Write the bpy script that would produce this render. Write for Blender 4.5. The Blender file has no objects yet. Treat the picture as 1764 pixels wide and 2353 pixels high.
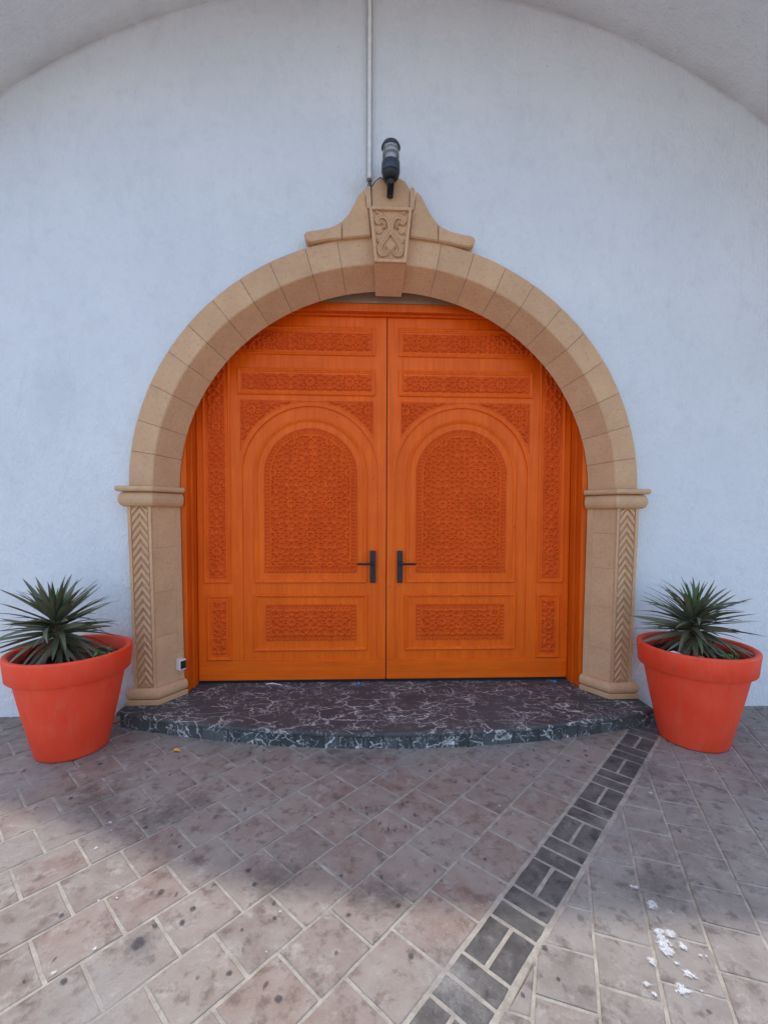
import bpy, bmesh, math, random
import numpy as np
from mathutils import Vector, Matrix
random.seed(7); rng = np.random.default_rng(7)
S = bpy.context.scene
COL = S.collection
PI = math.pi

# ------------------------------------------------------------------ camera
F_PX, PPY, PITCH, YAW, ROLL = 1034.55, 1221.8, .0353, -.0421, -.0037
CAMX, CAMD, CAMH = -.1773, 3.3426, 1.5
IMG_H = 2353.0
fwd = Vector((-math.sin(YAW)*math.cos(PITCH), math.cos(YAW)*math.cos(PITCH), -math.sin(PITCH)))
right = Vector((math.cos(YAW), math.sin(YAW), 0))
up = right.cross(fwd)
r2 = right*math.cos(ROLL) - up*math.sin(ROLL)*-1*-1
u2 = r2.cross(fwd)
cd = bpy.data.cameras.new('camera'); cam = bpy.data.objects.new('camera', cd); COL.objects.link(cam)
M = Matrix((r2, u2, -fwd)).transposed().to_4x4(); M.translation = (CAMX, -CAMD, CAMH)
cam.matrix_world = M
cd.sensor_fit = 'VERTICAL'; cd.sensor_height = 36.0; cd.sensor_width = 27.0
cd.lens = F_PX/IMG_H*36.0
cd.shift_y = (PPY-IMG_H/2)/IMG_H
cd.clip_start = .05; cd.clip_end = 500
S.camera = cam

# ------------------------------------------------------------------ light
SX, SY = .10, .06                                   # shadow run per metre of height
sun_dir = Vector((SX, -SY, -1)).normalized()
W = bpy.data.worlds.new('World'); S.world = W; W.use_nodes = True
nt = W.node_tree; nt.nodes.clear()
sky = nt.nodes.new('ShaderNodeTexSky'); sky.sky_type = 'NISHITA'; sky.sun_disc = False
sky.sun_elevation = math.asin(-sun_dir.z)
sky.sun_rotation = math.atan2(-sun_dir.x, -sun_dir.y)
sky.air_density = 1.0; sky.dust_density = 1.5; sky.ozone_density = 1.0
bg = nt.nodes.new('ShaderNodeBackground'); bg.inputs[1].default_value = .15
wo = nt.nodes.new('ShaderNodeOutputWorld')
nt.links.new(sky.outputs[0], bg.inputs[0]); nt.links.new(bg.outputs[0], wo.inputs[0])
sl = bpy.data.lights.new('sun', 'SUN'); sl.energy = 1.0; sl.angle = math.radians(1.6); sl.color = (1, .975, .94)
so = bpy.data.objects.new('sun', sl); COL.objects.link(so)
so.rotation_euler = sun_dir.to_track_quat('-Z', 'Y').to_euler(); so.location = (-2, 3, 12)
S.cycles.transparent_max_bounces = 64
S.view_settings.view_transform = 'Standard'; S.view_settings.look = 'None'
S.view_settings.exposure = 1.32; S.view_settings.gamma = 1.0

# ------------------------------------------------------------------ helpers
def tag(o, label=None, cat=None, group=None, kind=None):
    if label: o['label'] = label
    if cat: o['category'] = cat
    if group: o['group'] = group
    if kind: o['kind'] = kind
    return o
def thing(name, loc, label, cat, group=None):
    o = bpy.data.objects.new(name, None); COL.objects.link(o); o.location = loc; o.empty_display_size = .1
    return tag(o, label, cat, group)
def root_loc(p):
    while p.parent: p = p.parent
    return p.location
def mesh_obj(name, verts, faces, mat, parent=None, smooth=False, loc=None):
    """verts in world coordinates"""
    V = np.asarray(verts, dtype=np.float64).reshape(-1, 3)
    off = np.array(root_loc(parent)) if parent else (np.array(loc) if loc is not None else np.zeros(3))
    me = bpy.data.meshes.new(name); me.from_pydata((V-off).tolist(), [], [list(f) for f in faces]); me.validate()
    bm = bmesh.new(); bm.from_mesh(me); bmesh.ops.recalc_face_normals(bm, faces=bm.faces); bm.to_mesh(me); bm.free()
    if smooth: me.polygons.foreach_set('use_smooth', [True]*len(me.polygons))
    me.materials.append(mat)
    o = bpy.data.objects.new(name, me); COL.objects.link(o)
    if parent: o.parent = parent
    elif loc is not None: o.location = loc
    return o
def bm_obj(name, bm, mat, parent=None, smooth=False, loc=None):
    bmesh.ops.recalc_face_normals(bm, faces=bm.faces)
    off = Vector(root_loc(parent)) if parent else (Vector(loc) if loc is not None else Vector((0, 0, 0)))
    bmesh.ops.translate(bm, verts=bm.verts, vec=-off)
    me = bpy.data.meshes.new(name); bm.to_mesh(me); bm.free()
    if smooth: me.polygons.foreach_set('use_smooth', [True]*len(me.polygons))
    me.materials.append(mat)
    o = bpy.data.objects.new(name, me); COL.objects.link(o)
    if parent: o.parent = parent
    elif loc is not None: o.location = loc
    return o
def box(bm, x0, x1, y0, y1, z0, z1, bev=0):
    vs = [bm.verts.new((x, y, z)) for z in (z0, z1) for y in (y0, y1) for x in (x0, x1)]
    fs = [bm.faces.new([vs[i] for i in f]) for f in ((0, 2, 3, 1), (4, 5, 7, 6), (0, 1, 5, 4), (2, 6, 7, 3), (0, 4, 6, 2), (1, 3, 7, 5))]
    if bev:
        es = list({e for f in fs for e in f.edges})
        bmesh.ops.bevel(bm, geom=es, offset=bev, segments=2, affect='EDGES', profile=.6)
def box_obj(name, b, mat, parent=None, bev=.003, loc=None):
    bm = bmesh.new(); box(bm, *b, bev=bev); return bm_obj(name, bm, mat, parent, loc=loc)
def lathe(bm, prof, c, n=48, cap=True, sc=(1, 1)):
    rings = []
    for r, z in prof:
        rings.append([bm.verts.new((c[0]+r*sc[0]*math.cos(2*PI*i/n), c[1]+r*sc[1]*math.sin(2*PI*i/n), c[2]+z)) for i in range(n)])
    for a, b in zip(rings, rings[1:]):
        for i in range(n): bm.faces.new((a[i], a[(i+1) % n], b[(i+1) % n], b[i]))
    if cap:
        bm.faces.new(rings[0][::-1]); bm.faces.new(rings[-1])
def sweep2(path, prof, closed, mapf, caps=True):
    """mitred sweep: path 2D points, prof (offset to the left of travel, height); mapf(a,b,h)->xyz"""
    P_ = [np.array(p, float) for p in path]; n = len(P_); V = []; Fc = []; m = len(prof)
    for i in range(n):
        d0 = P_[i]-P_[i-1] if (closed or i > 0) else None
        d1 = P_[(i+1) % n]-P_[i] if (closed or i < n-1) else None
        if d0 is None: d0 = d1
        if d1 is None: d1 = d0
        d0 = d0/np.linalg.norm(d0); d1 = d1/np.linalg.norm(d1)
        n0 = np.array((-d0[1], d0[0])); n1 = np.array((-d1[1], d1[0])); b = n0+n1; b = b/max(np.dot(b, b)/2, .3)
        for o, h in prof:
            q = P_[i]+b*o; V.append(mapf(q[0], q[1], h))
    K = n if closed else n-1
    for i in range(K):
        for j in range(m-1):
            a = i*m+j; c = ((i+1) % n)*m+j; Fc.append((a, a+1, c+1, c))
    if not closed and caps:
        Fc.append(tuple(range(m))); Fc.append(tuple((n-1)*m+j for j in range(m))[::-1])
    return V, Fc
def catmull(pts, k=8):
    P_ = [np.array(p, float) for p in pts]; P_ = [2*P_[0]-P_[1]]+P_+[2*P_[-1]-P_[-2]]; out = []
    for i in range(1, len(P_)-2):
        for t in np.linspace(0, 1, k, endpoint=False):
            a, b, c, d = P_[i-1:i+3]
            out.append(.5*((2*b)+(-a+c)*t+(2*a-5*b+4*c-d)*t*t+(-a+3*b-3*c+d)*t**3))
    out.append(P_[-2]); return out
def tube(bm, pts, rad, n=8, flat=1.0):
    rings = []
    for i, p in enumerate(pts):
        p = Vector(p); a = Vector(pts[max(i-1, 0)]); b = Vector(pts[min(i+1, len(pts)-1)]); d = (b-a).normalized()
        s = d.cross(Vector((0, 0, 1)) if abs(d.z) < .9 else Vector((0, 1, 0))).normalized(); t = d.cross(s)
        r = rad[i] if hasattr(rad, '__len__') else rad
        rings.append([bm.verts.new(p+s*math.cos(2*PI*k/n)*r+t*math.sin(2*PI*k/n)*r*flat) for k in range(n)])
    for a, b in zip(rings, rings[1:]):
        for k in range(n): bm.faces.new((a[k], a[(k+1) % n], b[(k+1) % n], b[k]))
    bm.faces.new(rings[0][::-1]); bm.faces.new(rings[-1])

# ------------------------------------------------------------------ materials
class NT:
    def __init__(s, name):
        s.m = bpy.data.materials.new(name); s.m.use_nodes = True; s.t = s.m.node_tree; s.t.nodes.clear()
        s.out = s.n('ShaderNodeOutputMaterial'); s.b = s.n('ShaderNodeBsdfPrincipled'); s.l(s.b.outputs[0], s.out.inputs[0])
        s.tc = s.n('ShaderNodeTexCoord'); s.geo = s.n('ShaderNodeNewGeometry'); s.oi = s.n('ShaderNodeObjectInfo')
        s.pos = s.geo.outputs['Position']
    def n(s, t, **k):
        x = s.t.nodes.new(t)
        for a, b in k.items(): setattr(x, a, b)
        return x
    def l(s, a, b): s.t.links.new(a, b)
    def map(s, v, scale=(1, 1, 1), rot=(0, 0, 0), loc=(0, 0, 0)):
        m = s.n('ShaderNodeMapping'); m.inputs['Scale'].default_value = scale; m.inputs['Rotation'].default_value = rot
        m.inputs['Location'].default_value = loc
        s.l(v, m.inputs[0]); return m.outputs[0]
    def noise(s, v, scale, detail=4, rough=.55, dist=0):
        x = s.n('ShaderNodeTexNoise'); x.inputs['Scale'].default_value = scale; x.inputs['Detail'].default_value = detail
        x.inputs['Roughness'].default_value = rough; x.inputs['Distortion'].default_value = dist; s.l(v, x.inputs['Vector']); return x
    def vor(s, v, scale, feature='F1', rnd=1):
        x = s.n('ShaderNodeTexVoronoi', feature=feature); x.inputs['Scale'].default_value = scale; x.inputs['Randomness'].default_value = rnd
        s.l(v, x.inputs['Vector']); return x
    def ramp(s, f, stops, interp='LINEAR'):
        r = s.n('ShaderNodeValToRGB'); e = r.color_ramp.elements; r.color_ramp.interpolation = interp
        while len(e) < len(stops): e.new(.5)
        for i, (p, c) in enumerate(stops):
            e[i].position = p; e[i].color = (*c, 1) if hasattr(c, '__len__') else (c, c, c, 1)
        s.l(f, r.inputs[0]); return r.outputs[0]
    def mix(s, f, a, b, mode='MIX'):
        x = s.n('ShaderNodeMix', data_type='RGBA', blend_type=mode)
        for sock, v in ((x.inputs[0], f), (x.inputs[6], a), (x.inputs[7], b)):
            if hasattr(v, 'links'): s.l(v, sock)
            elif hasattr(v, '__len__'): sock.default_value = (*v, 1)
            else: sock.default_value = v
        return x.outputs[2]
    def math(s, op, a, b=0):
        x = s.n('ShaderNodeMath', operation=op)
        for i, v in enumerate((a, b)):
            if hasattr(v, 'links'): s.l(v, x.inputs[i])
            else: x.inputs[i].default_value = v
        return x.outputs[0]
    def add(s, a, b):
        x = s.n('ShaderNodeVectorMath', operation='ADD')
        for i, v in enumerate((a, b)):
            if hasattr(v, 'links'): s.l(v, x.inputs[i])
            else: x.inputs[i].default_value = v
        return x.outputs[0]
    def warp(s, v, scale, amt):
        nz = s.noise(v, scale, 3); x = s.n('ShaderNodeVectorMath', operation='SCALE'); s.l(nz.outputs['Color'], x.inputs[0]); x.inputs['Scale'].default_value = amt
        return s.add(v, x.outputs[0])
    def bump(s, h, dist=.002, strength=1, prev=None):
        x = s.n('ShaderNodeBump'); x.inputs['Distance'].default_value = dist; x.inputs['Strength'].default_value = strength
        s.l(h, x.inputs['Height'])
        if prev is not None: s.l(prev, x.inputs['Normal'])
        return x.outputs[0]
    def fin(s, col=None, rough=None, normal=None, **k):
        for nm, v in (('Base Color', col), ('Roughness', rough), ('Normal', normal)):
            if v is None: continue
            if hasattr(v, 'links'): s.l(v, s.b.inputs[nm])
            elif hasattr(v, '__len__'): s.b.inputs[nm].default_value = (*v, 1)
            else: s.b.inputs[nm].default_value = v
        for a, v in k.items(): s.b.inputs[a.replace('_', ' ')].default_value = v
        return s.m
def m_simple(name, col, rough=.5, var=.15, scale=25, bump=.0006, **k):
    t = NT(name); nz = t.noise(t.pos, scale, 5)
    c = t.mix(t.ramp(nz.outputs[0], [(.3, 0), (.7, 1)]), [x*(1-var) for x in col], [min(1, x*(1+var)) for x in col])
    nb = t.noise(t.pos, scale*6, 3)
    return t.fin(c, rough, t.bump(nb.outputs[0], bump), **k)

def m_plaster():
    t = NT('white plaster')
    a = t.noise(t.pos, .8, 5, .6); b = t.noise(t.pos, 9, 5, .6); f = t.noise(t.pos, 170, 3, .6)
    c = t.mix(t.ramp(a.outputs[0], [(.32, 0), (.7, 1)]), (.72, .723, .725), (.80, .793, .782))
    c = t.mix(t.ramp(b.outputs[0], [(.52, 0), (.75, .35)]), c, (.62, .622, .625))
    # small chips and grey flecks
    v = t.vor(t.warp(t.map(t.pos, (1, 1, .7)), 30, .03), 7); chips = t.ramp(v.outputs['Distance'], [(.012, 1), (.03, 0)])
    msk = t.ramp(t.noise(t.pos, 2.3, 2).outputs[0], [(.5, 0), (.58, 1)])
    chips = t.math('MULTIPLY', chips, msk)
    c = t.mix(chips, c, (.33, .33, .34))
    # grime streaks low on the wall
    st = t.noise(t.map(t.pos, (5, 5, .5)), 1, 4); c = t.mix(t.ramp(st.outputs[0], [(.6, 0), (.85, .2)]), c, (.56, .565, .57))
    def spot(x, z, rx, rz, col, mx):
        global_ = t.map(t.pos, (1/rx, 0, 1/rz), loc=(-x/rx, 0, -z/rz)); ln = t.n('ShaderNodeVectorMath', operation='LENGTH'); t.l(global_, ln.inputs[0])
        k = t.noise(t.pos, 6, 5, .65); d = t.math('ADD', ln.outputs['Value'], t.math('MULTIPLY', t.math('SUBTRACT', k.outputs[0], .5), 1.8))
        return t.math('MULTIPLY', t.ramp(d, [(.3, mx), (1.0, 0)]), 1)
    c = t.mix(spot(-2.45, 2.35, .22, .42, 0, .22), c, (.50, .51, .525)); c = t.mix(spot(-.30, 4.65, .13, .33, 0, .55), c, (.80, .79, .775)); c = t.mix(spot(-.14, 3.9, .22, .14, 0, .4), c, (.62, .55, .48))
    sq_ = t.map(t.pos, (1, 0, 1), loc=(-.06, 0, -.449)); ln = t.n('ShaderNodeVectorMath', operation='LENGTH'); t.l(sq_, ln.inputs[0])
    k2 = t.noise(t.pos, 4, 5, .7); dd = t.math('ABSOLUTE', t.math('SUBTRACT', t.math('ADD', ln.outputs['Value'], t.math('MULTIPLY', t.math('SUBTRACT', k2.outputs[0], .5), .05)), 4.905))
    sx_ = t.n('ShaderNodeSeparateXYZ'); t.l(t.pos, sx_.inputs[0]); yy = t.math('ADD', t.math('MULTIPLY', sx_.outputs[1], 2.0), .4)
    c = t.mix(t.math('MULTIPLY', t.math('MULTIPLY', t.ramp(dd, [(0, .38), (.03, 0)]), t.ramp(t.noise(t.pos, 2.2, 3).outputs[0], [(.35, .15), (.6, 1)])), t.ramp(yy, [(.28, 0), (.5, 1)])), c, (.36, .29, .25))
    tr = t.noise(t.map(t.pos, (3, 3, 1.2), rot=(0, .5, 0)), 2.5, 5, .6, 1.5); c = t.mix(t.ramp(tr.outputs[0], [(.55, 0), (.75, .3)]), c, (.60, .605, .615))
    n1 = t.bump(b.outputs[0], .014, .8); n1 = t.bump(f.outputs[0], .004, 1, n1)
    g = t.noise(t.map(t.pos, (1, 1, .45)), 55, 4, .65); n1 = t.bump(g.outputs[0], .010, 1, n1)
    n1 = t.bump(t.math('MULTIPLY', chips, -1), .004, 1, n1)
    return t.fin(c, .85, n1)
def m_stone(name, ca, cb):
    t = NT(name)
    sh = t.add(t.pos, t.oi.outputs['Random'])
    a = t.noise(sh, 5, 5, .6); b = t.noise(sh, 60, 4, .65); fine = t.noise(t.pos, 260, 3)
    c = t.mix(t.ramp(a.outputs[0], [(.3, 0), (.7, 1)]), ca, cb)
    hs = t.n('ShaderNodeHueSaturation'); t.l(c, hs.inputs['Color'])
    t.l(t.math('ADD', t.math('MULTIPLY', t.oi.outputs['Random'], .09), .955), hs.inputs['Value']); c = hs.outputs[0]
    c = t.mix(t.ramp(b.outputs[0], [(.52, 0), (.75, .6)]), c, [x*.66 for x in ca])
    # pale scuffs
    sc = t.noise(t.map(sh, (9, 9, 22), rot=(0, .6, 0)), 1.2, 6, .7); c = t.mix(t.ramp(sc.outputs[0], [(.64, 0), (.72, .6)]), c, (.72, .52, .33))
    n1 = t.bump(b.outputs[0], .005, .9); n1 = t.bump(fine.outputs[0], .0008, .8, n1)
    return t.fin(c, .82, n1)
def m_wood(name, ca, cb, rough=.42, coat=.06, grain=1.0, axis='z'):
    t = NT(name)
    sc = (38, 38, 2.2) if axis == 'z' else (2.2, 38, 38)
    p = t.add(t.pos, t.oi.outputs['Random'])
    g = t.noise(t.map(p, sc), 1, 5, .6, .6); big = t.noise(t.pos, 2.4, 4, .6)
    c = t.mix(t.ramp(g.outputs[0], [(.3, 0), (.7, 1)]), [x*.86 for x in ca], cb)
    c = t.mix(t.ramp(big.outputs[0], [(.35, 0), (.75, .5)]), c, [x*.74 for x in ca])
    fl = t.vor(t.warp(p, 18, .04), 6.0); c = t.mix(t.ramp(fl.outputs['Distance'], [(.03, .6), (.06, 0)]), c, [x*.35 for x in ca])
    n1 = t.bump(g.outputs[0], .0006*grain, .7)
    r = t.ramp(big.outputs[0], [(.3, rough-.06), (.7, rough+.12)])
    return t.fin(c, r, n1, Coat_Weight=coat, Coat_Roughness=.25, Specular_IOR_Level=.18)
def m_marble():
    t = NT('dark veined marble')
    def vein(vec, scale, w, det, dist):
        nz = t.noise(vec, scale, det, .6, dist); q = t.math('ABSOLUTE', t.math('SUBTRACT', nz.outputs[0], .5))
        return t.ramp(q, [(0, 1), (w*.5, .6), (w, 0)])
    sh = t.add(t.pos, t.math('MULTIPLY', t.oi.outputs['Random'], 7.0))
    pa = t.map(sh, (1, 1.7, 1.3), rot=(0, 0, .5)); pb = t.map(sh, (1.6, 1, 1.2), rot=(0, 0, -.5), loc=(3, 5, 1))
    msk = t.ramp(t.noise(sh, 4, 4).outputs[0], [(.42, 0), (.54, 1)]); msk2 = t.ramp(t.noise(sh, 6, 4).outputs[0], [(.48, 0), (.6, 1)]); msk3 = t.ramp(t.noise(sh, 7, 3, .5, 2).outputs[0], [(.5, 0), (.6, 1)])
    w1 = t.warp(t.warp(pa, 3.0, .35), 14, .07); w2 = t.warp(t.warp(pb, 6.0, .2), 25, .04)
    e1 = t.vor(w1, 5.5, 'DISTANCE_TO_EDGE'); e2 = t.vor(w2, 13, 'DISTANCE_TO_EDGE')
    v = t.math('MULTIPLY', t.ramp(e1.outputs[0], [(0, 1), (.012, .7), (.035, 0)]), msk)
    v = t.math('MAXIMUM', v, t.math('MULTIPLY', t.math('MULTIPLY', t.ramp(e2.outputs[0], [(0, 1), (.02, .5), (.05, 0)]), msk2), .75))
    v = t.math('MAXIMUM', v, t.math('MULTIPLY', t.math('MULTIPLY', vein(pa, 5.0, .012, 3, 1.2), msk3), .9))
    a = t.noise(t.pos, 3.2, 6, .65); c = t.mix(t.ramp(a.outputs[0], [(.35, 0), (.65, 1)]), (.062, .066, .068), (.086, .082, .078))
    b = t.noise(t.pos, 55, 4); c = t.mix(t.ramp(b.outputs[0], [(.5, 0), (.75, .4)]), c, (.11, .10, .10))
    c = t.mix(v, c, (.62, .60, .57))
    dust = t.noise(t.pos, 1.7, 5, .65); c = t.mix(t.ramp(dust.outputs[0], [(.5, 0), (.85, .16)]), c, (.26, .24, .22))
    hs = t.n('ShaderNodeHueSaturation'); t.l(c, hs.inputs['Color']); t.l(t.math('ADD', t.math('MULTIPLY', t.oi.outputs['Random'], .6), .72), hs.inputs['Value']); c = hs.outputs[0]
    return t.fin(c, t.ramp(dust.outputs[0], [(.3, .5), (.7, .7)]), t.bump(b.outputs[0], .0008, .6), Specular_IOR_Level=.22)
def m_paver(name, cols, pale=1.0):
    t = NT(name); R = t.oi.outputs['Random']
    sh = t.add(t.pos, R)
    base = t.ramp(R, [(i/(len(cols)-1), c) for i, c in enumerate(cols)])
    a = t.noise(sh, 11, 6, .68); c = t.mix(t.ramp(a.outputs[0], [(.38, 0), (.66, .85*pale)]), base, t.mix(.6, base, (.34, .30, .25)))
    w = t.noise(t.pos, 1.5, 5, .6); c = t.mix(t.ramp(w.outputs[0], [(.42, 0), (.68, .7*pale)]), c, (.30, .275, .235))
    rd = t.noise(sh, 16, 5, .65); c = t.mix(t.ramp(rd.outputs[0], [(.52, 0), (.66, .7)]), c, [x*.55 for x in cols[0]])
    # pale lime bloom
    l = t.noise(t.warp(t.pos, 14, .05), 9, 7, .72); c = t.mix(t.ramp(l.outputs[0], [(.56, 0), (.7, .6*pale)]), c, (.43, .395, .34))
    # elongated pits in the stone
    v = t.vor(t.warp(t.map(sh, (1, .45, 1), rot=(0, 0, .8)), 12, .05), 24); pit = t.ramp(v.outputs['Distance'], [(.10, 1), (.2, 0)])
    pm = t.ramp(t.noise(sh, 6, 3).outputs[0], [(.5, 0), (.58, 1)]); pit = t.math('MULTIPLY', pit, pm)
    c = t.mix(t.math('MULTIPLY', pit, .75), c, (.05, .042, .042))
    sp = t.noise(t.pos, 130, 4, .7); c = t.mix(t.ramp(sp.outputs[0], [(.56, 0), (.8, .5)]), c, (.12, .1, .095))
    c = t.mix(t.ramp(sp.outputs[0], [(.2, .4), (.4, 0)]), c, (.5, .47, .44))
    n1 = t.bump(a.outputs[0], .006, .7); n1 = t.bump(sp.outputs[0], .0015, .8, n1); n1 = t.bump(t.math('MULTIPLY', pit, -1), .003, .8, n1)
    return t.fin(c, .72, n1)
def m_mortar():
    t = NT('grey mortar'); a = t.noise(t.pos, 18, 5, .65); b = t.noise(t.pos, 190, 4, .7)
    c = t.mix(t.ramp(a.outputs[0], [(.35, 0), (.7, 1)]), (.30, .255, .20), (.47, .42, .34))
    c = t.mix(t.ramp(b.outputs[0], [(.5, 0), (.75, .6)]), c, (.17, .15, .14))
    return t.fin(c, .9, t.bump(b.outputs[0], .003, 1))
def m_ground():
    t = NT('plaza paving'); br = t.n('ShaderNodeTexBrick'); t.l(t.map(t.pos, rot=(0, 0, -math.radians(45.7))), br.inputs['Vector'])
    for k, v in (('Scale', 1), ('Mortar Size', .006), ('Brick Width', .234), ('Row Height', .2295)): br.inputs[k].default_value = v
    br.inputs['Color1'].default_value = (.22, .17, .15, 1); br.inputs['Color2'].default_value = (.29, .24, .21, 1); br.inputs['Mortar'].default_value = (.42, .4, .37, 1)
    a = t.noise(t.pos, 1.5, 6, .65); c = t.mix(t.ramp(a.outputs[0], [(.4, 0), (.7, .6)]), br.outputs[0], (.34, .31, .29))
    return t.fin(c, .8)
def m_leaf(name, ca, cb, tip):
    t = NT(name); R = t.oi.outputs['Random']
    c = t.mix(R, ca, cb); g = t.noise(t.map(t.tc.outputs['Object'], (60, 60, 4)), 1, 3); c = t.mix(t.ramp(g.outputs[0], [(.4, 0), (.7, .5)]), c, tip)
    return t.fin(c, .42, t.bump(g.outputs[0], .001), Subsurface_Weight=0.0)

def m_pot():
    t = NT('terracotta plastic'); a = t.noise(t.pos, 5, 5, .65); b = t.noise(t.map(t.pos, (22, 22, 5)), 1, 5, .7); f = t.noise(t.pos, 150, 4)
    c = t.mix(t.ramp(a.outputs[0], [(.35, 0), (.7, 1)]), (.82, .056, .018), (.88, .070, .025))
    c = t.mix(t.ramp(b.outputs[0], [(.56, 0), (.75, .32)]), c, (.66, .19, .10))
    ds = t.noise(t.map(t.add(t.pos, t.oi.outputs['Random']), (9, 9, 2.5)), 1.5, 6, .7); c = t.mix(t.ramp(ds.outputs[0], [(.48, 0), (.72, .16)]), c, (.62, .24, .15))
    sc = t.vor(t.warp(t.map(t.pos, (3, 3, 14)), 9, .3), 3); c = t.mix(t.ramp(sc.outputs['Distance'], [(.02, .5), (.05, 0)]), c, (.62, .38, .28))
    return t.fin(c, t.ramp(a.outputs[0], [(.3, .45), (.7, .62)]), t.bump(f.outputs[0], .0006, .6), Specular_IOR_Level=.35)
MAT = dict(
    plaster=m_plaster(),
    sand=m_stone('warm sandstone', (.58, .33, .172), (.66, .395, .212)),
    sand_joint=m_simple('sandstone joint', (.20, .14, .10), .9),
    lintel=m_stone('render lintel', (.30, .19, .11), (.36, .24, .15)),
    wood=m_wood('orange varnished wood', (.90, .115, .003), (.95, .155, .005)),
    wood_h=m_wood('orange varnished rail', (.90, .115, .003), (.95, .155, .005), axis='x'),
    carve=m_wood('carved wood', (.77, .088, .005), (.85, .118, .007), .5, .02),
    frame=m_wood('door frame wood', (.74, .10, .004), (.84, .14, .006)),
    black=m_simple('black metal', (.018, .018, .02), .38, Metallic=.3),
    gap=m_simple('gap shade and black fill', (.012, .011, .011), .8),  # near-black for the shade in the door gap; also step core and sensor face
    marble=m_marble(),
    paver=m_paver('reddish stone paver', [(.200, .130, .098), (.230, .163, .124), (.195, .150, .122), (.26, .200, .152)]),
    paver_g=m_paver('grey stone paver', [(.180, .138, .112), (.208, .168, .136), (.184, .150, .131), (.24, .196, .157)]),
    brick_d=m_paver('dark stone brick', [(.038, .034, .032), (.052, .046, .042), (.042, .037, .035), (.06, .053, .048)], .4),
    mortar=m_mortar(), ground=m_ground(),
    pot=m_pot(),
    soil=m_simple('dark soil', (.05, .035, .025), .95, .5, 40, .01),
    leaf=m_leaf('dark sword leaf', (.075, .088, .042), (.135, .145, .075), (.20, .18, .12)),
    leaf_new=m_leaf('fresh green leaf', (.045, .13, .02), (.07, .17, .03), (.09, .2, .05)),
    leaf_dry=m_leaf('dry leaf', (.20, .13, .075), (.10, .095, .045), (.28, .2, .12)),
    weed=m_leaf('weed leaf', (.05, .16, .02), (.08, .22, .03), (.1, .25, .05)),
    white=m_simple('white plastic', (.72, .72, .70), .45, .05),
    conduit=m_simple('white cable trunking', (.76, .73, .69), .5, .08),
    conduit_d=m_simple('shade-toned trunking base', (.40, .38, .36), .6, .15),  # darker than the lid: shadow lines along its sides put into the colour
    wire=m_simple('dark cable', (.03, .03, .032), .5),
    blue=m_simple('blue bottle cap plastic', (.06, .22, .75), .35, .05),
    paper=m_simple('crumpled white paper', (.75, .77, .8), .7, .08),
    stain=m_simple('dark gum stain', (.075, .07, .072), .75, .35, 60),
    splash=m_simple('white lime splash', (.74, .74, .72), .8, .12, 90, .001),
    yellow=m_simple('yellow petal', (.75, .42, .04), .6),
    dead=m_simple('dead brown leaves', (.34, .20, .10), .85, .4, 60, .004),
    navy=m_simple('dark blue grey lamp body', (.035, .042, .065), .42, .1),
    lampin=m_simple('white lamp diffuser', (.62, .62, .6), .5),
    trunk=m_simple('fibrous trunk', (.16, .11, .07), .9, .4, 70, .006),
)
def m_glass():
    t = NT('clear lamp glass'); return t.fin((.93, .93, .9), .08, None, Transmission_Weight=.85, IOR=1.3)
MAT['glass'] = m_glass()

# ------------------------------------------------------------------ dimensions
ZC = 1.71                                     # springing
AO, BO = 1.885, 1.82                          # outer ellipse of the stone arch
AI, BI = 1.715, 1.625                         # inner edge, front
AB, BB, YB = 1.60, 1.52, .195                 # inner edge, back
YW = .06                                      # face of the plaster wall
YD = .376                                     # face of the door
ZS = .11                                      # top of the step

# ------------------------------------------------------------------ ground
o = mesh_obj('ground', [(-60, -80, -.022), (60, -80, -.022), (60, 20, -.022), (-60, 20, -.022)], [(0, 1, 2, 3)], MAT['ground']); tag(o, kind='structure')
pave = mesh_obj('pavement', [(-4, -3.6, -.0045), (4, -3.6, -.0045), (4, .5, -.0045), (-4, .5, -.0045), (-4, -3.6, -.02), (4, -3.6, -.02), (4, .5, -.02), (-4, .5, -.02)],
                [(0, 1, 2, 3), (4, 7, 6, 5), (0, 4, 5, 1), (1, 5, 6, 2), (2, 6, 7, 3), (3, 7, 4, 0)], MAT['mortar']); tag(pave, kind='structure')
def clip(poly, n, c, keep_gt=True):
    out = []
    for i in range(len(poly)):
        p, q = poly[i], poly[(i+1) % len(poly)]
        a = p[0]*n[0]+p[1]*n[1]-c; b = q[0]*n[0]+q[1]*n[1]-c
        if not keep_gt: a, b = -a, -b
        if a >= 0: out.append(p)
        if (a > 0) != (b > 0) and a != b:
            t = a/(a-b); out.append((p[0]+(q[0]-p[0])*t, p[1]+(q[1]-p[1])*t))
    return out
def area(p): return .5*abs(sum(p[i][0]*p[(i+1) % len(p)][1]-p[(i+1) % len(p)][0]*p[i][1] for i in range(len(p))))
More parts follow.
